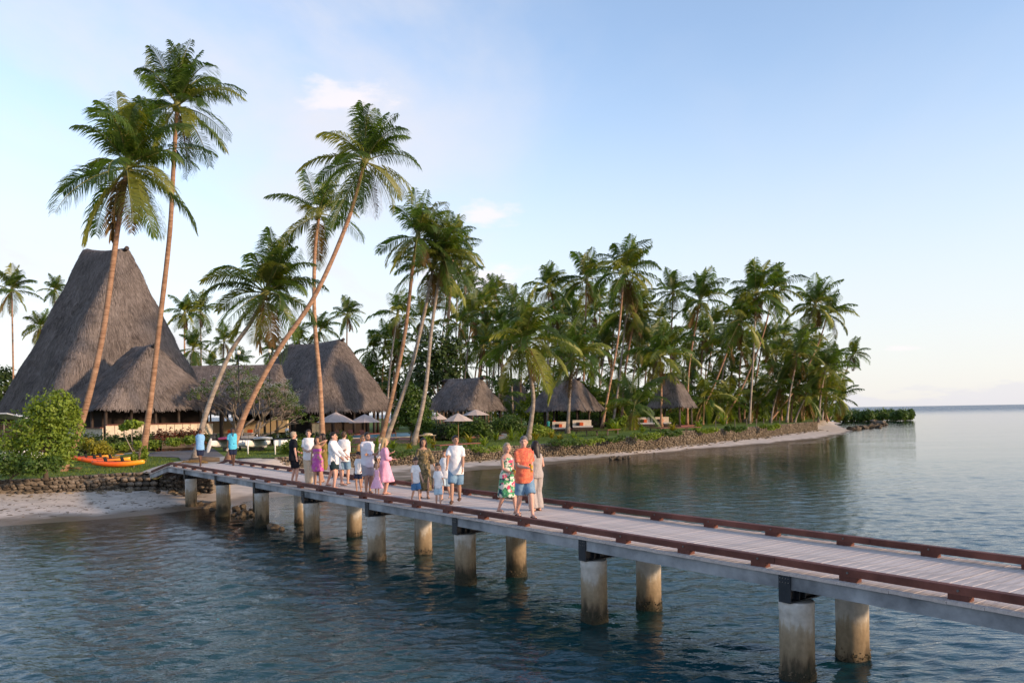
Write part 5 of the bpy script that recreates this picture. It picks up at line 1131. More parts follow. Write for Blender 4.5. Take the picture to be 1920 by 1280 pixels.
bench('red timber bench behind the man in the white shirt by the pool', (655, 846), (692, 846), .4, .6)
p = onz(800, 829, LAND); t = thing('picnic_table', 'slatted wooden table with draped cloth at the pool edge', 'table', p)
for i in range(5): MB().box((0, -.4 + i * .2, .72), (1.9, .17, .05)).build('slat', K['cream_panel'], t, local=True)
for x in (-.8, .8):
    for y in (-.35, .35): MB().box((x, y, .35), (.08, .08, .7)).build('leg', K['pole_wood'], t, local=True)
MB().ball((.1, 0, .8), (.55, .3, .16), 12, 6).build('folded_cloth', K['cream_panel'], t, smooth=True, local=True)
for x, y0, Y, lab in ((447, 664, 72, 'tall thin black lamp post with white globe between the leaning palms'), (505, 661, 80, 'tall thin black lamp post with white globe right of the leaning red palm')):
    top = at(x, y0, Y); t = thing('lamp_post', lab, 'lamp post', (top.x, top.y, LAND))
    MB().tube([(top.x, top.y, LAND), (top.x, top.y, top.z)], [.06, .045], 8).build('pole', K['black'], t, smooth=True); MB().ball((top.x, top.y, top.z + .16), .2, 12, 8).build('globe', K['globe'], t, smooth=True)
    MB().tube([(top.x, top.y, LAND), (top.x, top.y, LAND + .35)], [.12, .08], 8).build('foot', K['black'], t)
# rail of thin posts along the far wall
for i, x in enumerate([1342, 1362, 1378, 1400, 1418, 1432, 1446, 1462]):
    p = onl(x, 803 - i * .9); tag(MB().tube([p, p + Vector((0, 0, 1.0))], .05, 6).build('fence_post', K['post']), 'thin wooden post in the row along the far sea wall', 'post', 'posts along the far wall')

# ------------------------------------------------------------------ boats
def hull(mb, L, wid, h, rocker=.12, n=22, mi=0, deck=.55, flat=0.0):
    rings = []
    for i in range(n + 1):
        s = i / n; x = (s - .5) * L; e = max(.03, math.sin(math.pi * min(.995, max(.005, s))) ** .55); w = wid / 2 * e; z0 = rocker * (2 * s - 1) ** 2 * 1.2; ht = h * (.62 + .38 * e)
        rings.append([Vector((x, w * a, z0 + ht * b)) for a, b in ((0, 0), (.55, .06), (.9, .3), (1, .62), (.93, .88), (.75, 1.0), (.35, .93), (0, .9), (-.35, .93), (-.75, 1.0), (-.93, .88), (-1, .62), (-.9, .3), (-.55, .06))])
    mb.loft(rings, mi=mi); return mb
kay_me = hull(MB(), 3.0, .78, .34, .16).mesh('hull', K['kayak'], smooth=True)
def kayak(label, px, py, rz, m=None, sc=1.0, roll=0.0):
    p = onz(px, py, LAND); t = thing('kayak', label, 'kayak', p + Vector((0, 0, .02)), 'kayaks on the grass', rz); t.rotation_euler = (roll, 0, rz); t.scale = (sc,) * 3
    link('hull', kay_me, t)
    for x in (-.45, .5):
        MB().ball((x, 0, .33), (.36, .2, .05), 14, 6).build('seat_well', K['black'], t, smooth=True, local=True)
        MB().box((x - .28, 0, .46), (.06, .42, .30), Matrix.Rotation(-.25, 3, 'Y')).build('seat_back', K['black'], t, local=True)
    for x in (-1.2, 1.2): MB().tube([(x, -.12, .36), (x, 0, .42), (x, .12, .36)], .012, 5).build('handle', K['black'], t, local=True)
    for s_ in (-1, 1): MB().tube([(-.6, .26 * s_, .345), (-.2, .22 * s_, .37), (.3, .24 * s_, .365)], .012, 4).build('strap', K['black'], t, local=True)
kayak('orange and yellow kayak nearest the water in the row on the grass', 222, 876, R(8))
kayak('orange and yellow kayak in the middle of the row on the grass', 200, 870, R(10))
kayak('orange kayak at the back of the row by the leaning palm', 182, 866.5, R(12), sc=.95)
kayak('orange kayak half hidden behind the others beside the palm trunk', 168, 863.5, R(14), sc=.95)
p = onz(205, 864, LAND); t = thing('paddle', 'orange paddle blade lying across the kayaks', 'paddle', p, rz=R(5))
MB().tube([(-1.0, 0, .42), (.45, 0, .46)], .016, 6).build('shaft', K['black'], t, local=True); MB().ball((.7, 0, .47), (.3, .13, .03), 12, 5).build('blade', K['kayak'], t, smooth=True, local=True)
wh_me = hull(MB(), 3.6, .85, .42, .18).mesh('hull', K['white'], smooth=True)
for i, (x, y, rz, lab) in enumerate([(15, 872, 20, 'white boat hull at the left edge behind the dark shrub'), (55, 866, 12, 'white boat hull behind the bright green tree'), (30, 860, 16, 'white boat hull furthest back at the left edge')]):
    t = thing('boat', lab, 'boat', onz(x, y, LAND), 'white boats at the left edge', R(rz)); link('hull', wh_me, t, loc=(0, 0, .25)); MB().box((0, 0, .12), (1.2, .5, .26)).build('cradle', K['post'], t, local=True); MB().ball((0, 0, .63), (1.0, .25, .05), 14, 5).build('cockpit', K['black'], t, smooth=True, local=True)
cat_me = hull(MB(), 4.4, .46, .62, .2, 24).mesh('hull', K['white'], smooth=True)
def catamaran(label, xl, xr, y, sail):
    a, b = onz(xl, y, LAND), onz(xr, y, LAND); c = (a + b) / 2; w = (b - a).length / 2; t = thing('catamaran', label, 'catamaran', c, 'beach catamarans', R(80))
    for s_ in (-1, 1): link('hull', cat_me, t, loc=(1.2, s_ * w, .3)); 
    for x in (-.2, 2.0): MB().tube([(x, -w, .98), (x, w, .98)], .045, 8).build('crossbeam', K['black'], t, local=True)
    MB().box((.9, 0, .97), (2.1, 2 * w - .2, .03)).build('trampoline', K['black'], t, local=True)
    MB().tube([(-.3, -w * .6, 1.1), (-.25, 0, 1.14), (-.3, w * .7, 1.1)], [.09, .12, .09], 8).build('rolled_sail', K[sail], t, smooth=True, local=True)
    MB().tube([(-.5, -w, 1.0), (-.55, -w, 1.45), (-.5, w, 1.45), (-.5, w, 1.0)], .018, 6).build('rail', K['black'], t, local=True)
    for s_ in (-1, 1): MB().box((1.6, s_ * w, .16), (.35, .5, .32)).build('cradle', K['post'], t, local=True)
catamaran('white beach catamaran with pink rolled sail beside the second staff member', 409, 455, 846, 'pink_sail')
catamaran('white beach catamaran with dark trampoline right of the second staff member', 474, 522, 846, 'awning')
for x, lab in ((465, 'white rack post left of the dark trampoline'), (516, 'white rack post right of the dark trampoline')):
    p = onz(x, 852, LAND); tag(MB().tube([p, p + Vector((0, 0, 1.1))], .055, 8).build('rack_post', K['white'], smooth=True), lab, 'post', 'white rack posts')
# upturned grey dinghy
p = at(474, 790, 78); p.z = LAND; t = thing('dinghy', 'grey dinghy lying upside down on the lawn before the frangipani', 'boat', p, rz=R(-6)); mb = MB(); rings = []
for x, w, h in ((-1.25, .66, .98), (-1.0, .7, 1.12), (-.4, .72, 1.14), (.2, .7, 1.05), (.75, .6, .82), (1.1, .42, .62), (1.3, .16, .5)):
    rings.append([Vector((x, y * w, z * h)) for y, z in ((-1, .0), (-.97, .45), (-.75, .88), (-.2, 1.0), (.2, 1.0), (.75, .88), (.97, .45), (1, .0))])
mb.loft(rings); mb.build('hull', K['dinghy'], t, local=True); MB().beam((-1.3, 0, 1.13), (1.1, 0, .68), .06, .06).build('keel', K['dinghy'], t, local=True)
MB().beam((-1.27, -.68, .06), (1.15, -.46, .06), .07, .1).build('gunwale', K['white'], t, local=True)
# fallen log by the staff, white surfboard
a, b = onz(354, 868, LAND), onz(412, 866, LAND); tag(MB().tube([a + Vector((0, 0, .14)), a.lerp(b, .5) + Vector((0, 0, .2)), b + Vector((0, 0, .15))], [.17, .2, .16], 10).build('log', K['trunk'], smooth=True), 'brown log lying at the feet of the two staff members', 'log')
p = onz(389, 849, LAND); mb = MB(); mb.ball((0, 0, .62), (.16, .04, .68), 14, 12); o = mb.build('paddle_board', K['white'], smooth=True); o.location = p; o.rotation_euler = (R(8), R(18), 0); tag(o, 'small white board propped up between the two staff members', 'board')

# ------------------------------------------------------------------ people
def skin(name, c): return mat(name, c, 0.55, 0.12, 6, spec=0.35, bump=.1, bscale=30)
SK = {'fair': skin('skin_fair', (0.52, 0.30, 0.215)), 'pink': skin('skin_pink', (0.56, 0.31, 0.23)), 'tan': skin('skin_tan', (0.40, 0.22, 0.145)), 'dark': skin('skin_dark', (0.10, 0.052, 0.034))}
def cloth(name, c, c2=None, scale=3, thr=None, var=.08, bump=.9): return mat('cloth_' + name, c, 0.9, var, scale, col2=c2, spec=.1, bump=bump, bscale=9, bdist=.03, thr=thr)
def print_mat(name, cols, scale):
    m = bpy.data.materials.new('cloth_' + name); m.use_nodes = True; t = m.node_tree; b = t.nodes['Principled BSDF']; b.inputs['Roughness'].default_value = .9
    tcn = N(t, 'ShaderNodeTexCoord'); nz = N(t, 'ShaderNodeTexNoise', i_Scale=scale, i_Detail=2.0); t.links.new(tcn.outputs['Object'], nz.inputs['Vector'])
    ad = N(t, 'ShaderNodeVectorMath', operation='ADD'); sc_ = N(t, 'ShaderNodeVectorMath', operation='SCALE'); sc_.inputs['Scale'].default_value = .12
    t.links.new(nz.outputs['Color'], sc_.inputs[0]); t.links.new(tcn.outputs['Object'], ad.inputs[0]); t.links.new(sc_.outputs[0], ad.inputs[1])
    vo = N(t, 'ShaderNodeTexVoronoi', i_Scale=scale); t.links.new(ad.outputs[0], vo.inputs['Vector'])
    rp = N(t, 'ShaderNodeValToRGB'); rp.color_ramp.interpolation = 'CONSTANT'; e = rp.color_ramp.elements
    sp_ = N(t, 'ShaderNodeSeparateColor'); t.links.new(vo.outputs['Color'], sp_.inputs[0]); t.links.new(sp_.outputs[0], rp.inputs[0])
    e[0].position = 0; e[0].color = (*cols[0], 1); e[1].position = 1 / len(cols); e[1].color = (*cols[1], 1)
    for i, c in enumerate(cols[2:], 2): x = e.new(i / len(cols)); x.color = (*c, 1)
    t.links.new(rp.outputs[0], b.inputs['Base Color']); return m
def stripe_mat(name, a, c, scale):
    m = cloth(name, a); t = m.node_tree; b = t.nodes['Principled BSDF']; tcn = N(t, 'ShaderNodeTexCoord'); wv = N(t, 'ShaderNodeTexWave', i_Scale=scale, i_Distortion=2.0); wv.bands_direction = 'X'; t.links.new(tcn.outputs['Object'], wv.inputs['Vector'])
    mx = N(t, 'ShaderNodeMix', data_type='RGBA'); mx.inputs[6].default_value = (*a, 1); mx.inputs[7].default_value = (*c, 1); t.links.new(wv.outputs['Fac'], mx.inputs[0]); t.links.new(mx.outputs[2], b.inputs['Base Color']); return m
CL = {'white': cloth('white', (.74, .73, .74)), 'lilac': cloth('white_linen', (.66, .63, .68)), 'black': cloth('black', (.014, .015, .02)), 'navy': cloth('navy', (.018, .024, .05)), 'green': cloth('dark_green', (.02, .035, .04)),
      'ltblue': cloth('light_blue', (.22, .43, .68)), 'turq': cloth('turquoise', (.10, .47, .64)), 'beige': cloth('beige', (.55, .44, .32)), 'denim': cloth('denim', (.10, .19, .30), (.22, .34, .46), 5), 'ltdenim': cloth('light_denim', (.32, .44, .54), (.46, .58, .66), 5),
      'blue': cloth('blue_denim', (.05, .14, .30), (.10, .22, .40), 5), 'grey': cloth('grey', (.34, .31, .33)), 'pink': cloth('pink', (.80, .33, .47), (.82, .45, .57), 5), 'pinklt': cloth('pale_pink', (.78, .36, .52), (.80, .50, .62), 6), 'brown': cloth('brown', (.28, .155, .07), (.36, .22, .10), 8), 'olive': cloth('olive', (.17, .12, .03), (.24, .18, .05), 9),
      'orange': print_mat('orange_print', [(.70, .17, .085), (.66, .13, .06), (.72, .20, .10), (.60, .09, .06)], 26), 'purple': print_mat('purple_gold', [(.48, .09, .34), (.52, .13, .38), (.45, .27, .16), (.46, .07, .30), (.55, .20, .36)], 13),
      'floral': print_mat('floral', [(.66, .68, .60), (.06, .28, .12), (.64, .07, .16), (.03, .16, .10), (.10, .36, .20), (.68, .60, .50), (.02, .05, .09)], 15), 'camo': print_mat('brown_print', [(.12, .09, .035), (.20, .14, .06), (.06, .05, .025), (.27, .19, .10), (.10, .085, .05)], 17),
      'stripe': stripe_mat('grey_stripe', (.30, .26, .25), (.46, .41, .38), 9), 'teal': cloth('teal', (.04, .25, .24)), 'red': cloth('red', (.55, .07, .04))}
HR = {'black': mat('hair_black', (.012, .010, .009), .5, .3, 20), 'brown': mat('hair_brown', (.06, .035, .02), .5, .3, 20), 'blond': mat('hair_blond', (.40, .28, .14), .55, .25, 20), 'grey': mat('hair_grey', (.13, .12, .12), .6, .3, 20), 'sand': mat('hair_sandy', (.33, .25, .18), .6, .25, 20), 'dbrown': mat('hair_dark_brown', (.022, .014, .012), .45, .3, 20), 'lbrown': mat('hair_light_brown', (.17, .10, .055), .55, .3, 20)}
EYE = mat('eye_dark', (.02, .015, .012), .3, .1, 5); LIP = mat('lip', (.35, .10, .09), .5, .1, 5); SHOE = mat('brown_leather', (.10, .05, .03), .6, .2, 6)
def remesh(mb, voxel, m, name, fold=0.0, extra=None, seed=0):
    me = mb.mesh('tmp', m); ob = bpy.data.objects.new('tmp', me); COL.objects.link(ob)
    md = ob.modifiers.new('r', 'REMESH'); md.mode = 'VOXEL'; md.voxel_size = voxel
    sm = ob.modifiers.new('s', 'SMOOTH'); sm.factor = .5; sm.iterations = 4
    dg = bpy.context.evaluated_depsgraph_get(); out = bpy.data.meshes.new_from_object(ob.evaluated_get(dg)); bpy.data.objects.remove(ob); bpy.data.meshes.remove(me)
    n = len(out.vertices); co = np.empty(n * 3, np.float32); out.vertices.foreach_get('co', co); co = co.reshape(-1, 3)
    if fold:
        nm = np.empty(n * 3, np.float32); out.vertices.foreach_get('normal', nm); nm = nm.reshape(-1, 3)
        q = np.sin(co[:, 0] * 23 + np.sin(co[:, 2] * 9 + seed) * 2.2) * np.sin(co[:, 2] * 17 + co[:, 1] * 19 + seed); co = co + nm * ((q * .6 + .4) * fold)[:, None]
        out.vertices.foreach_set('co', co.ravel().astype(np.float32))
    if extra is not None and extra.v:                       # hands join the same body mesh
        k = len(out.polygons); F = [tuple(p.vertices) for p in out.polygons] + [tuple(i + n for i in f) for f in extra.f]; V = [tuple(c) for c in co] + extra.v
        bpy.data.meshes.remove(out); out = bpy.data.meshes.new(name); out.from_pydata(V, [], F)
    out.name = name; out.materials.clear(); out.materials.append(m); out.polygons.foreach_set('use_smooth', [True] * len(out.polygons)); out.update(); return out
def ik(a, t, l1, l2, pole):
    a, t = Vector(a), Vector(t); d = t - a; L = d.length
    if L > (l1 + l2) * .995: t = a + d * ((l1 + l2) * .995 / L); d = t - a; L = d.length
    x = (l1 * l1 - l2 * l2 + L * L) / (2 * L); h = math.sqrt(max(0, l1 * l1 - x * x)); u = d / L; p = Vector(pole); p = p - u * p.dot(u); p.normalize()
    return a + u * x + p * h, t
HANDPOSE = {'hang': (.235, .05, .74), 'back': (.06, -.17, .90), 'cross': (-.10, .20, 1.12), 'front': (.04, .24, 1.02), 'chin': (.02, .14, 1.40), 'hip': (.19, .04, .95), 'hold': (.03, .27, 1.08), 'reach': (.16, .45, 1.02), 'fwd': (.16, .34, .98), 'swing_f': (.20, .26, .80), 'swing_b': (.24, -.20, .78), 'face': (.10, .12, 1.50), 'up': (.2, .25, 1.25), 'side': (.36, .05, .80), 'hug': (-.05, .30, 1.20)}
PEOPLE = []
def person(label, px, py, h, facing, skin_='fair', hair=('short', 'brown'), top=None, bottom=None, dress=None, rh='hang', lh='hang', rf=0.0, lf=0.0, wd=1.0, fem=False, hs=1.0, lean=0.0, hyaw=0.0, hpitch=0.0, shoes=None, z=None, group='people on the footbridge', belly=0.0, pos=None, plane=None, extra=None, cat='person', seat=None):
    zz = plane if plane is not None else None
    if pos is None:
        p = onz(px, py, 1.62)
        for _ in range(4):
            s = (p - C0).dot(D); zd = deck_z(s) if plane is None else plane; p = onz(px, py, zd)
    else: p = pos
    t = thing('person', label, cat, p, group, R(facing + 180)); Sc = h / 1.75; t.scale = (Sc,) * 3
    hc = 1.75 - .122 * hs; hs = hs * (1.05 if hs == 1.0 else 1.0); hc = 1.75 - .122 * hs; chin = 1.75 - .232 * hs; sh = chin - .068; hip = .90 - (hs - 1) * .22; kk = hip / .90; sk = SK[skin_]
    tl = sh - hip; shw = (.158 if fem else .174) * wd * (1 - (hs - 1) * .45); wst = (.118 if fem else .142) * wd; hpw = (.172 if fem else .162) * wd; dep = .112 * wd; kc = 1 - (hs - 1) * .35
    def bend(v): v = Vector(v); f = max(0, v.z - hip); return Vector((v.x, v.y + math.sin(lean) * f, v.z - (1 - math.cos(lean)) * f))
    prof = [(-.14, .72 * hpw, .80 * dep), (0, hpw, 1.02 * dep + belly * .3), (.14, hpw * .97, 1.05 * dep + belly * .7), (.40, wst, .90 * dep + belly), (.66, (wst + shw) / 2 + .008, 1.02 * dep + belly * .4), (.88, shw * .97, .98 * dep), (1.0, shw * .80, .78 * dep), (1.06, shw * .42, .60 * dep)]
    def ring(f, rx, ry, n=20, amp=0, k=7, ph=0):
        z_ = hip + tl * f; o = []
        for i in range(n):
            a = 2 * math.pi * i / n; q = 1 + amp * math.sin(k * a + ph); o.append(bend((rx * math.cos(a) * q, ry * math.sin(a) * q + (belly * .35 if .05 < f < .6 else 0), z_)))
        return o
    def prof_at(f):
        for (f0, a0, b0), (f1, a1, b1) in zip(prof[:-1], prof[1:]):
            if f0 <= f <= f1: u = (f - f0) / (f1 - f0); return a0 + (a1 - a0) * u, b0 + (b1 - b0) * u
        return prof[0][1:] if f < prof[0][0] else prof[-1][1:]
    B = MB(); B.loft([ring(f, a * kc, b * kc) for f, a, b in prof])
    nb = bend((0, -.01, sh - .02)); hcv = bend((0, .015, hc))
    B.tube([nb, bend((0, 0, sh + .05)), hcv - Vector((0, .01, .06))], [.066 * kc, .054 * kc, .052 * kc], 12)
    HM = Matrix.Rotation(R(-hyaw), 3, 'Z') @ Matrix.Rotation(R(-hpitch), 3, 'X'); hd = lambda v: hcv + HM @ (Vector(v) * hs)
    B.ball(hcv + HM @ Vector((0, 0, .012 * hs)), (.074 * hs, .092 * hs, .108 * hs), 16, 12, M=HM); B.ball(hd((0, .026, -.062)), (.053 * hs, .062 * hs, .058 * hs), 12, 8, M=HM)
    B.tube([hd((0, .088, .02)), hd((0, .112, -.022)), hd((0, .085, -.03))], [.010 * hs, .017 * hs, .008 * hs], 7)
    for s_ in (-1, 1): B.ball(hd((.076 * s_, -.005, -.008)), (.014 * hs, .024 * hs, .034 * hs), 8, 6, M=HM)
    arms = {}; legs = {}; HX = MB()
    for s_, pose in ((1, rh), (-1, lh)):
        shp = bend((shw * .90 * kc * s_, 0, sh - .045)); tg = HANDPOSE[pose] if isinstance(pose, str) else pose
        tz = hip + (tg[2] - .9) * (tl / .52) if tg[2] > .9 else tg[2] * kk
        tv = Vector((tg[0] * s_ * (kc if abs(tg[0]) < .3 else 1) * (wd if tg[0] > .15 else 1), tg[1] + belly * (.8 if tg[1] > .1 else 0), tz))
        if tg[2] > .9: tv = bend(tv)
        al = (sh - .1) / 1.33; pole = (s_ * .5, -.7, -.5) if pose not in ('hip',) else (s_ * 1.0, -.45, -.1)
        if pose == 'back': pole = (s_ * 1.0, -.3, 0)
        el_, wr_ = ik(shp, tv, .285 * al, .255 * al, pole); arms[s_] = (shp, el_, wr_); th = .9 if fem else 1.0; th *= kc * (wd * .5 + .5)
        B.tube([shp + Vector((-.03 * s_, 0, .0)), shp.lerp(el_, .25), shp.lerp(el_, .7), el_, el_.lerp(wr_, .3), wr_], [.050 * th, .052 * th, .043 * th, .037 * th, .041 * th, .026 * th], 12)
        d = (wr_ - el_).normalized(); sd_ = d.cross(Vector((0, 1, 0)) if abs(d.y) < .8 else Vector((0, 0, 1))).normalized(); up = sd_.cross(d)
        sd_, up = (up, sd_) if abs(d.z) > .6 else (sd_, up)
        k = .95 * al; HX.tube([wr_ - d * .02, wr_ + d * .03 * k, wr_ + d * .085 * k], [.027 * th, .036 * th, .036 * th], 8, ell=.55, ref=up)
        pc_ = wr_ + d * .08 * k; cu = up * (-1 if up.y > 0 and d.z > -.6 else 1)
        for j, fl in enumerate((.066, .076, .070, .054)):
            q = pc_ + sd_ * (.024 - .016 * j) * k; HX.tube([q - d * .012, q + (d + cu * .15).normalized() * fl * .5 * k, q + (d + cu * .15).normalized() * fl * .5 * k + (d + cu * .9).normalized() * fl * .5 * k], [.0088, .0085, .006], 6)
        q = wr_ + d * .03 * k + sd_ * .026 * k; HX.tube([q, q + (d * .6 + sd_ * .8).normalized() * .035 * k, q + (d * .6 + sd_ * .8).normalized() * .035 * k + (d + sd_ * .1).normalized() * .028 * k], [.012, .0095, .007], 6)
    for s_, off in ((1, rf), (-1, lf)):
        ox, oy, oz = off if isinstance(off, tuple) else (0, off, 0)
        hp = Vector((.088 * hpw / .165 * s_ * kc, 0, hip - .02)); ft = Vector((.085 * s_ * kc + ox, oy, .075 * kc + oz)); l = (hip - .02 - .07 * kc) / 2 * 1.012
        kn, an = ik(hp, ft, l * 1.02, l * .98, (0, 1, 0)); legs[s_] = (hp, kn, an); th = (1.02 if fem else 1.0) * (wd * .6 + .4) * kc
        B.tube([hp, hp.lerp(kn, .3), hp.lerp(kn, .75), kn, kn.lerp(an, .3), kn.lerp(an, .7), an, an - Vector((0, 0, .03))], [.082 * th, .080 * th, .062 * th, .052 * th, .056 * th, .042 * th, .034 * th, .034 * th], 14)
        f0 = an + Vector((0, 0, -.045 * kc)); B.tube([f0 + Vector((0, -.055, 0)), f0 + Vector((0, 0, .008)), f0 + Vector((0, .10 * kc, -.006)), f0 + Vector((.006 * s_, .165 * kc, -.014))], [.032 * kc, .036 * kc, .036 * kc, .022 * kc], 10)
    vx = .0135 if hs < 1.2 else .0145
    link('body', remesh(B, vx, sk, 'body', extra=HX), t)
    # face and hair
    for s_ in (-1, 1): MB().ball(hd((.030 * s_, .083, .016)), (.011 * hs, .007 * hs, .007 * hs), 8, 5, M=HM).build('eye', EYE, t, smooth=True, local=True); MB().tube([hd((.016 * s_, .092, .036)), hd((.046 * s_, .080, .036))], .004 * hs, 5).build('eyebrow', HR[hair[1]], t, local=True)
    MB().tube([hd((-.022, .083, -.058)), hd((0, .089, -.056)), hd((.022, .083, -.058))], [.004 * hs, .007 * hs, .004 * hs], 6).build('mouth', LIP, t, local=True)
    st_, hm = hair[0], HR[hair[1]]; HB = MB()
    HB.ball(hd((0, -.016, .034)), (.083 * hs, .094 * hs, .096 * hs), 16, 10, M=HM)
    if st_ in ('short',): HB.ball(hd((0, -.035, -.012)), (.077 * hs, .068 * hs, .07 * hs), 12, 8, M=HM); HB.ball(hd((0, .045, .088)), (.055 * hs, .045 * hs, .032 * hs), 10, 6, M=HM)
    if st_ in ('bob', 'long', 'bun'):
        HB.ball(hd((0, -.03, .0)), (.092 * hs, .082 * hs, .105 * hs), 14, 9, M=HM); HB.ball(hd((0, .04, .085)), (.062 * hs, .05 * hs, .034 * hs), 10, 6, M=HM)
        if st_ != 'bun':
            for s_ in (-1, 1): HB.tube([hd((.070 * s_, .02, .05)), hd((.086 * s_, .005, -.03)), hd((.080 * s_, .0, -.10 if st_ == 'bob' else -.2))], [.022 * hs, .028 * hs, .016 * hs], 8)
        else: HB.ball(hd((0, -.11, .03)), (.045 * hs, .045 * hs, .045 * hs), 10, 7, M=HM)
    if st_ == 'long': HB.tube([hd((0, -.06, .0)), hd((0, -.085, -.12)), bend((0, -dep * 1.02 - .015, sh - .12 * kc))], [.085 * hs, .085 * hs, .05 * hs], 12, ell=.55, ref=(0, 1, 0))
    link('hair', remesh(HB, .012 * hs, hm, 'hair', fold=.003), t)
    # clothes
    def leg_tubes(mb, frac, r_add, flare):
        for s_ in (1, -1):
            hp, kn, an = legs[s_]; th = (wd * .6 + .4) * kc; path = [hp + Vector((0, 0, .03)), hp.lerp(kn, .5), kn, kn.lerp(an, .5), an + Vector((0, 0, -.03))]; rad = [.088 * th, .082 * th, .060 * th, .056 * th, .046 * th]; fr = [0, .25, .5, .75, 1.0]
            P_, Rr = [], []
            for i in range(13):
                u = frac * i / 12; j = min(3, int(u * 4)); w_ = u * 4 - j; P_.append(path[j].lerp(path[j + 1], w_)); Rr.append(rad[j] + (rad[j + 1] - rad[j]) * w_ + r_add + flare * (i / 12) ** 1.5)
            mb.tube(P_, Rr, 14)
    if bottom:
        kind_, cm = bottom; mb = MB(); fr = {'shorts': .46, 'short_shorts': .33, 'trousers': .99, 'wide': .98}[kind_]
        mb.loft([ring(f, prof_at(f)[0] * kc + .016, prof_at(f)[1] * kc + .016) for f in (-.13, -.06, 0, .1, .2, .3)])
        leg_tubes(mb, fr, .016, {'shorts': .028, 'short_shorts': .026, 'trousers': .014, 'wide': .055}[kind_]); link('trousers' if fr > .9 else 'shorts', remesh(mb, .0145, CL[cm], 'shorts', fold=.007, seed=px), t)
    if top:
        kind_, cm, sl = top; mb = MB(); f0 = {'tee': -.20, 'shirt': -.26, 'tank': -.12, 'blouse': -.1}[kind_]; fs = [f0, -.1, 0, .14, .3, .4, .55, .66, .78, .88, .97, 1.03, 1.08]
        fs = [f for f in fs if f >= f0 and (sl != 'none' or f <= 1.0)]
        mb.loft([ring(f, (hpw * kc + .024) if f < .1 else max(prof_at(f)[0], wst * 1.06) * kc + (.022 if f < .85 else .014), (1.05 * dep + belly * .5) * kc + .034 if f < .1 else prof_at(f)[1] * kc + (.022 if f < .85 else .016)) for f in fs])
        if sl != 'none':
            for s_ in (1, -1):
                a, e, w_ = arms[s_]; th = kc * (wd * .5 + .5)
                P_ = [a + Vector((-.05 * s_, 0, .012)), a, a.lerp(e, .45), a.lerp(e, .72)] if sl == 'short' else [a + Vector((-.05 * s_, 0, .012)), a, a.lerp(e, .6), e, e.lerp(w_, .5), e.lerp(w_, .86 if sl == 'long' else .3)]
                mb.tube(P_, [.055 * th, .060 * th, .063 * th, .068 * th] if sl == 'short' else [.06 * th, .066 * th, .058 * th, .055 * th, .05 * th, .043 * th], 12)
        if kind_ == 'shirt': mb.tube([bend((0, -.005, sh + .005)), bend((0, -.005, sh + .055))], [.085 * kc, .068 * kc], 14)
        link('shirt', remesh(mb, .0145, CL[cm], 'shirt', fold=.010, seed=px * 2), t)
    if dress:
        cm, ftop, hemz, hemr, sl, amp = dress; mb = MB(); rings = []; fh = (hemz * kk - hip) / tl; dx = (legs[1][2].y + legs[-1][2].y) / 2
        for i in range(10):
            u = i / 9; f = fh + (.12 - fh) * u; rx = (hemr * (1 - u) + (hpw * kc + .03) * u); e = (1 - u)
            rg = ring(f, rx, rx * (.88 - .12 * u), 40, amp * e, 9, px); rings.append([p + Vector((0, dx * e * .8, 0)) for p in rg])
        for f in (.28, .4, .52, .66, .78, .88, .95, 1.0, 1.05):
            if f <= ftop: rings.append(ring(f, prof_at(f)[0] * kc + .014, prof_at(f)[1] * kc + .016 + (.02 if fem and .6 < f < .85 and hs < 1.2 else 0), 40))
        mb.loft(rings)
        if sl:
            for s_ in (1, -1):
                a, e, w_ = arms[s_]
                if sl == 'strap': mb.tube([ring(ftop - .02, prof_at(ftop)[0] * kc, prof_at(ftop)[1] * kc + .01, 16)[3 if s_ > 0 else 5], bend((.085 * s_, 0, sh + .005)), ring(ftop - .02, prof_at(ftop)[0] * kc, prof_at(ftop)[1] * kc + .01, 16)[13 if s_ > 0 else 11]], .013, 6)
                else:
                    P_ = [a + Vector((-.05 * s_, 0, .01)), a, a.lerp(e, .5), a.lerp(e, .75)] if sl == 'short' else [a + Vector((-.05 * s_, 0, .01)), a, a.lerp(e, .6), e, e.lerp(w_, .55)]; mb.tube(P_, [.056, .066, .074, .078] if sl == 'short' else [.06, .07, .075, .075, .065], 12)
        o = mb.build('dress', CL[cm], t, smooth=True, local=True)
    if shoes:
        for s_ in (1, -1):
            an = legs[s_][2]; f0 = an + Vector((0, .055 * kc, -.068 * kc)); mb = MB()
            if shoes == 'loafer': mb.tube([f0 + Vector((0, -.125 * kc, .022)), f0 + Vector((0, -.03, .03)), f0 + Vector((0, .07 * kc, .022)), f0 + Vector((0, .135 * kc, .012))], [.038, .046, .045, .026], 12); mb.build('shoe', SHOE, t, smooth=True, local=True)
            else:
                mb.loft([[f0 + Vector((.042 * kc * x, .13 * kc * y, zz_)) for x, y in ((-.7, -1), (.7, -1), (.9, -.6), (.8, 0), (1.05, .6), (.6, 1), (-.5, 1), (-1.05, .6), (-.8, 0), (-.9, -.6))] for zz_ in (-.010, .004)]); so = mb.build('sandal', SHOE if shoes == 'brown' else CL['black'], t, local=True)
                for q in (-1, 1): MB().tube([f0 + Vector((0, .075 * kc, .03)), f0 + Vector((.034 * q * kc, -.0, .028)), f0 + Vector((.038 * q * kc, -.03, .0))], .006, 5).build('strap', SHOE if shoes == 'brown' else CL['black'], so, local=True)
    if extra: extra(t, hd, arms, HM, hs)
    RZ = Matrix.Rotation(R(facing + 180), 3, 'Z'); hands = {s_: p + RZ @ ((arms[s_][2] + (arms[s_][2] - arms[s_][1]).normalized() * .09) * Sc) for s_ in (1, -1)}
    PEOPLE.append(t); return t, hands
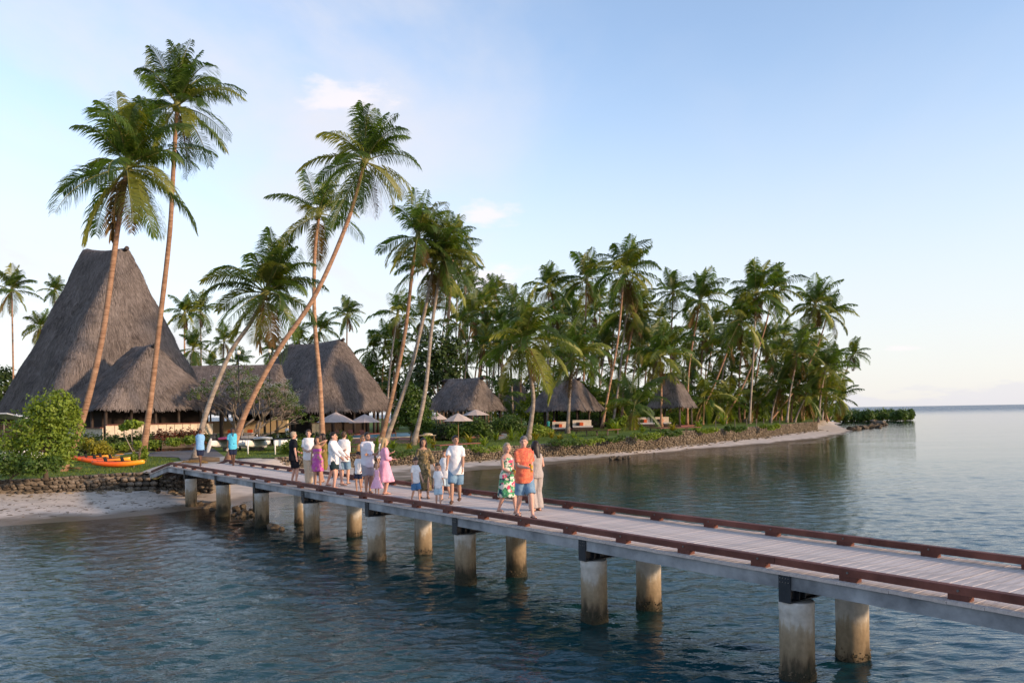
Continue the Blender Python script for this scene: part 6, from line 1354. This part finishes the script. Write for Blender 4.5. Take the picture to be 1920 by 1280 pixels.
def watch(s_):
    def f(t, hd, arms, HM, hs):
        a, e, w = arms[s_]; d = (w - e).normalized(); MB().tube([w - d * .025, w - d * .005], .032, 12).build('wristwatch', K['watch'], t, smooth=True, local=True)
    return f
def sunglasses(t, hd, arms, HM, hs):
    for s_ in (-1, 1): MB().ball(hd((.034 * s_, .075, .095)), (.028, .016, .02), 10, 6, M=HM).build('sunglasses', EYE, t, smooth=True, local=True)
def beard(t, hd, arms, HM, hs):
    MB().ball(hd((0, .03, -.082)), (.054, .06, .042), 14, 8, M=HM).build('beard', HR['brown'], t, smooth=True, local=True)

person('staff member in pale blue polo with hands behind the back', 376, 873, 1.74, 15, 'dark', ('short', 'black'), ('shirt', 'ltblue', 'short'), ('shorts', 'navy'), rh='back', lh='back', rf=(-.10, .05, 0), lf=(.10, .0, 0), group='resort staff at the bridge end', plane=1.745)
_, h1 = person('staff member in turquoise polo holding one hand to the chin', 437, 872, 1.76, 20, 'dark', ('short', 'black'), ('shirt', 'turq', 'short'), ('shorts', 'navy'), rh='hang', lh='chin', rf=(-.08, 0, 0), lf=(.06, .02, 0), wd=1.08, group='resort staff at the bridge end', plane=1.745)
tag(MB().box(h1[1] + Vector((0, 0, -.02)), (.09, .03, .14), Matrix.Rotation(.4, 3, 'Y')).build('paper', K['cream_panel']), 'folded paper held low by the staff member in turquoise', 'paper')
person('man in black shirt and black shorts with his back half turned', 551, 904, 1.78, 120, 'pink', ('short', 'sand'), ('shirt', 'black', 'short'), ('shorts', 'black'), rh='hang', lh='front', rf=.06, lf=-.04, shoes='black', wd=1.06)
person('tall young man in white tee and long beige trousers', 580, 908, 1.86, 10, 'fair', ('short', 'brown'), ('tee', 'white', 'short'), ('trousers', 'beige'), rh='hold', lh='hold', rf=(-.04, .05, 0), lf=(.05, 0, 0), shoes='brown')
person('woman in short purple and gold dress shading her face with one hand', 596, 913, 1.66, 12, 'tan', ('long', 'dbrown'), dress=('purple', .82, .56, .205, None, .02), rh='hang', lh='face', fem=True, rf=(.0, .05, 0), lf=0, extra=sunglasses)
person('woman in olive dress half hidden behind the purple dress', 607, 903, 1.70, -60, 'tan', ('long', 'dbrown'), dress=('olive', .98, .45, .24, 'short', .05), rh='front', lh='front', fem=True, shoes='brown', lf=.1)
person('blonde woman in white blouse and skirt behind the man in dark shorts', 628, 911, 1.68, 70, 'pink', ('long', 'blond'), ('blouse', 'white', 'three'), None, ('white', .3, .58, .27, None, .05), rh='hug', lh='reach', fem=True, rf=-.26, lf=.26, hpitch=25, shoes='brown')
person('man in white shirt and dark green shorts turned to the right', 626, 916, 1.80, 75, 'pink', ('short', 'dbrown'), ('shirt', 'white', 'long'), ('short_shorts', 'green'), rh='fwd', lh='fwd', rf=.05, lf=-.06, wd=1.04)
person('man in white shirt and denim shorts seen from behind', 646, 907, 1.78, 165, 'fair', ('short', 'brown'), ('shirt', 'white', 'long'), ('shorts', 'denim'), rh='front', lh='front', rf=.08, lf=-.06, shoes='black', wd=1.08)
person('boy in white tee and navy shorts with hand on hip', 673, 921, 1.22, -20, 'tan', ('short', 'black'), ('tank', 'white', 'short'), ('short_shorts', 'navy'), rh='hang', lh='hip', hs=1.28, shoes='brown', rf=.05, lf=-.06, hpitch=18)
person('woman in brown dress with long hair behind the boy in navy shorts', 682, 913, 1.70, 30, 'tan', ('long', 'lbrown'), dress=('brown', .98, .42, .23, 'short', .05), rh='hang', lh='front', fem=True)
person('bearded man in pale linen shirt and grey shorts with folded arms', 690, 924, 1.82, 35, 'tan', ('short', 'dbrown'), ('shirt', 'lilac', 'long'), ('shorts', 'grey'), rh='cross', lh='cross', rf=.06, lf=-.05, wd=1.1, shoes='brown', extra=beard)
tw, _ = person('blonde woman in long pink dress looking to the right', 722, 926, 1.66, 110, 'pink', ('long', 'blond'), dress=('pink', 1.0, .40, .34, 'three', .07), rh='hold', lh='up', fem=True, shoes='brown')
dp = onz(713, 922, 1.70); k_ = Vector((dp.x, dp.y + .25, 1.68 + .78))
person('fair haired toddler in white carried beside the bearded man', 709, 860, .86, -120, 'fair', ('short', 'blond'), ('tee', 'white', 'short'), ('shorts', 'white'), hs=1.55, rf=(0, .12, .1), lf=(0, .14, .12), rh='front', lh='front', pos=k_)
person('small girl in pale pink tutu dress in front of the pink dress', 707, 928, .98, 15, 'fair', ('bob', 'lbrown'), dress=('pinklt', .95, .42, .33, 'strap', .06), hs=1.48, fem=True, rh='hang', lh='hang', rf=.03)
person('boy in white tee and blue shorts walking with head bowed', 780, 940, 1.20, 40, 'fair', ('short', 'brown'), ('tee', 'white', 'short'), ('shorts', 'blue'), hs=1.28, rh='hang', lh='swing_f', rf=(-.02, -.22, .03), lf=.14, hpitch=28, shoes='brown', hyaw=20)
person('dark haired woman in long brown patterned dress', 795, 933, 1.68, 15, 'tan', ('long', 'dbrown'), dress=('camo', .98, .22, .23, 'three', .07), rh='hang', lh='side', fem=True, shoes='brown', lf=.2, rf=-.16)
person('small boy in white tee and light denim shorts at the kerb rail', 822, 948, 1.10, 10, 'fair', ('short', 'brown'), ('tee', 'white', 'short'), ('shorts', 'ltdenim'), hs=1.34, rh='hang', lh=(.25, .2, .95), rf=-.06, lf=.14, shoes='brown', hpitch=12)
person('boy in white tee walking behind the man in denim shorts', 836, 936, 1.38, -15, 'fair', ('short', 'brown'), ('tee', 'white', 'short'), ('shorts', 'ltdenim'), hs=1.2, rh='swing_f', lh='swing_b', rf=.18, lf=(0, -.24, .05), shoes='black', hpitch=15)
person('man in white short sleeved shirt and denim shorts walking', 856, 943, 1.78, -5, 'tan', ('short', 'dbrown'), ('shirt', 'white', 'short'), ('shorts', 'denim'), rh='fwd', lh='swing_f', rf=.24, lf=(.04, -.26, .05), wd=1.1, shoes='loafer', belly=.02, hyaw=-30, extra=watch(-1))
_, h2 = person('blonde older woman in green floral dress', 952, 962, 1.66, 40, 'pink', ('bob', 'sand'), dress=('floral', .90, .42, .25, 'strap', .05), rh='front', lh='front', fem=True, wd=1.04, shoes='brown', rf=(0, -.24, .04), lf=.22, hyaw=20)
_, h3 = person('man in orange shirt and denim shorts walking at the front', 984, 970, 1.84, 22, 'pink', ('short', 'grey'), ('shirt', 'orange', 'short'), ('shorts', 'denim'), rh='hold', lh='swing_b', rf=(0, -.22, .03), lf=.24, wd=1.1, belly=.035, shoes='black', hyaw=25, hpitch=8, extra=watch(-1))
_, h4 = person('dark haired woman in grey striped jumpsuit seen from behind', 1006, 957, 1.68, -150, 'pink', ('long', 'dbrown'), ('tank', 'stripe', 'none'), ('wide', 'stripe'), rh=(.12, .22, 1.05), lh='hang', fem=True, wd=1.05, shoes='brown', extra=watch(1))
def drink(label, p):
    t = thing('cocktail_glass', label, 'drink', p - Vector((0, 0, .07)), 'cocktails')
    MB().tube([(0, 0, 0), (0, 0, .03), (0, 0, .15)], [.026, .030, .038], 12).build('glass', K['glass'], t, smooth=True, local=True)
    MB().tube([(0, 0, .1), (.02, 0, .22)], .005, 5).build('straw', K['white'], t, local=True); MB().ball((-.03, 0, .16), (.03, .008, .03), 10, 6).build('fruit_slice', K['leaf_yel'], t, smooth=True, local=True)
drink('orange cocktail in the hand of the man in the orange shirt', h3[1]); drink('cocktail held by the woman in the grey jumpsuit', h4[1] + Vector((0, 0, .05))); drink('cocktail held by the woman in the floral dress', h2[1])
def bgp(label, px, Y, h, f, sk, hair, top, bottom): 
    p = at(px, 790, Y); p.z = landz(p.x) + .02; person(label, px, 0, h, f, sk, hair, top, bottom, pos=p, group='people in the garden', rh='hang', lh='front')
bgp('person in teal shirt standing behind the leaning red palm trunk', 436, 84, 1.7, 60, 'tan', ('short', 'brown'), ('tee', 'teal', 'short'), ('shorts', 'navy'))
bgp('person in pale top standing under the second hall by the loungers', 538, 98, 1.72, 20, 'tan', ('short', 'brown'), ('tee', 'white', 'short'), ('shorts', 'beige'))
bgp('person in teal shirt behind the left daybed', 1028, 110, 1.7, 180, 'dark', ('short', 'black'), ('tee', 'teal', 'short'), ('shorts', 'navy'))
bgp('person in red shirt behind the left daybed', 1039, 110, 1.7, 170, 'dark', ('short', 'black'), ('tee', 'red', 'short'), ('shorts', 'black'))
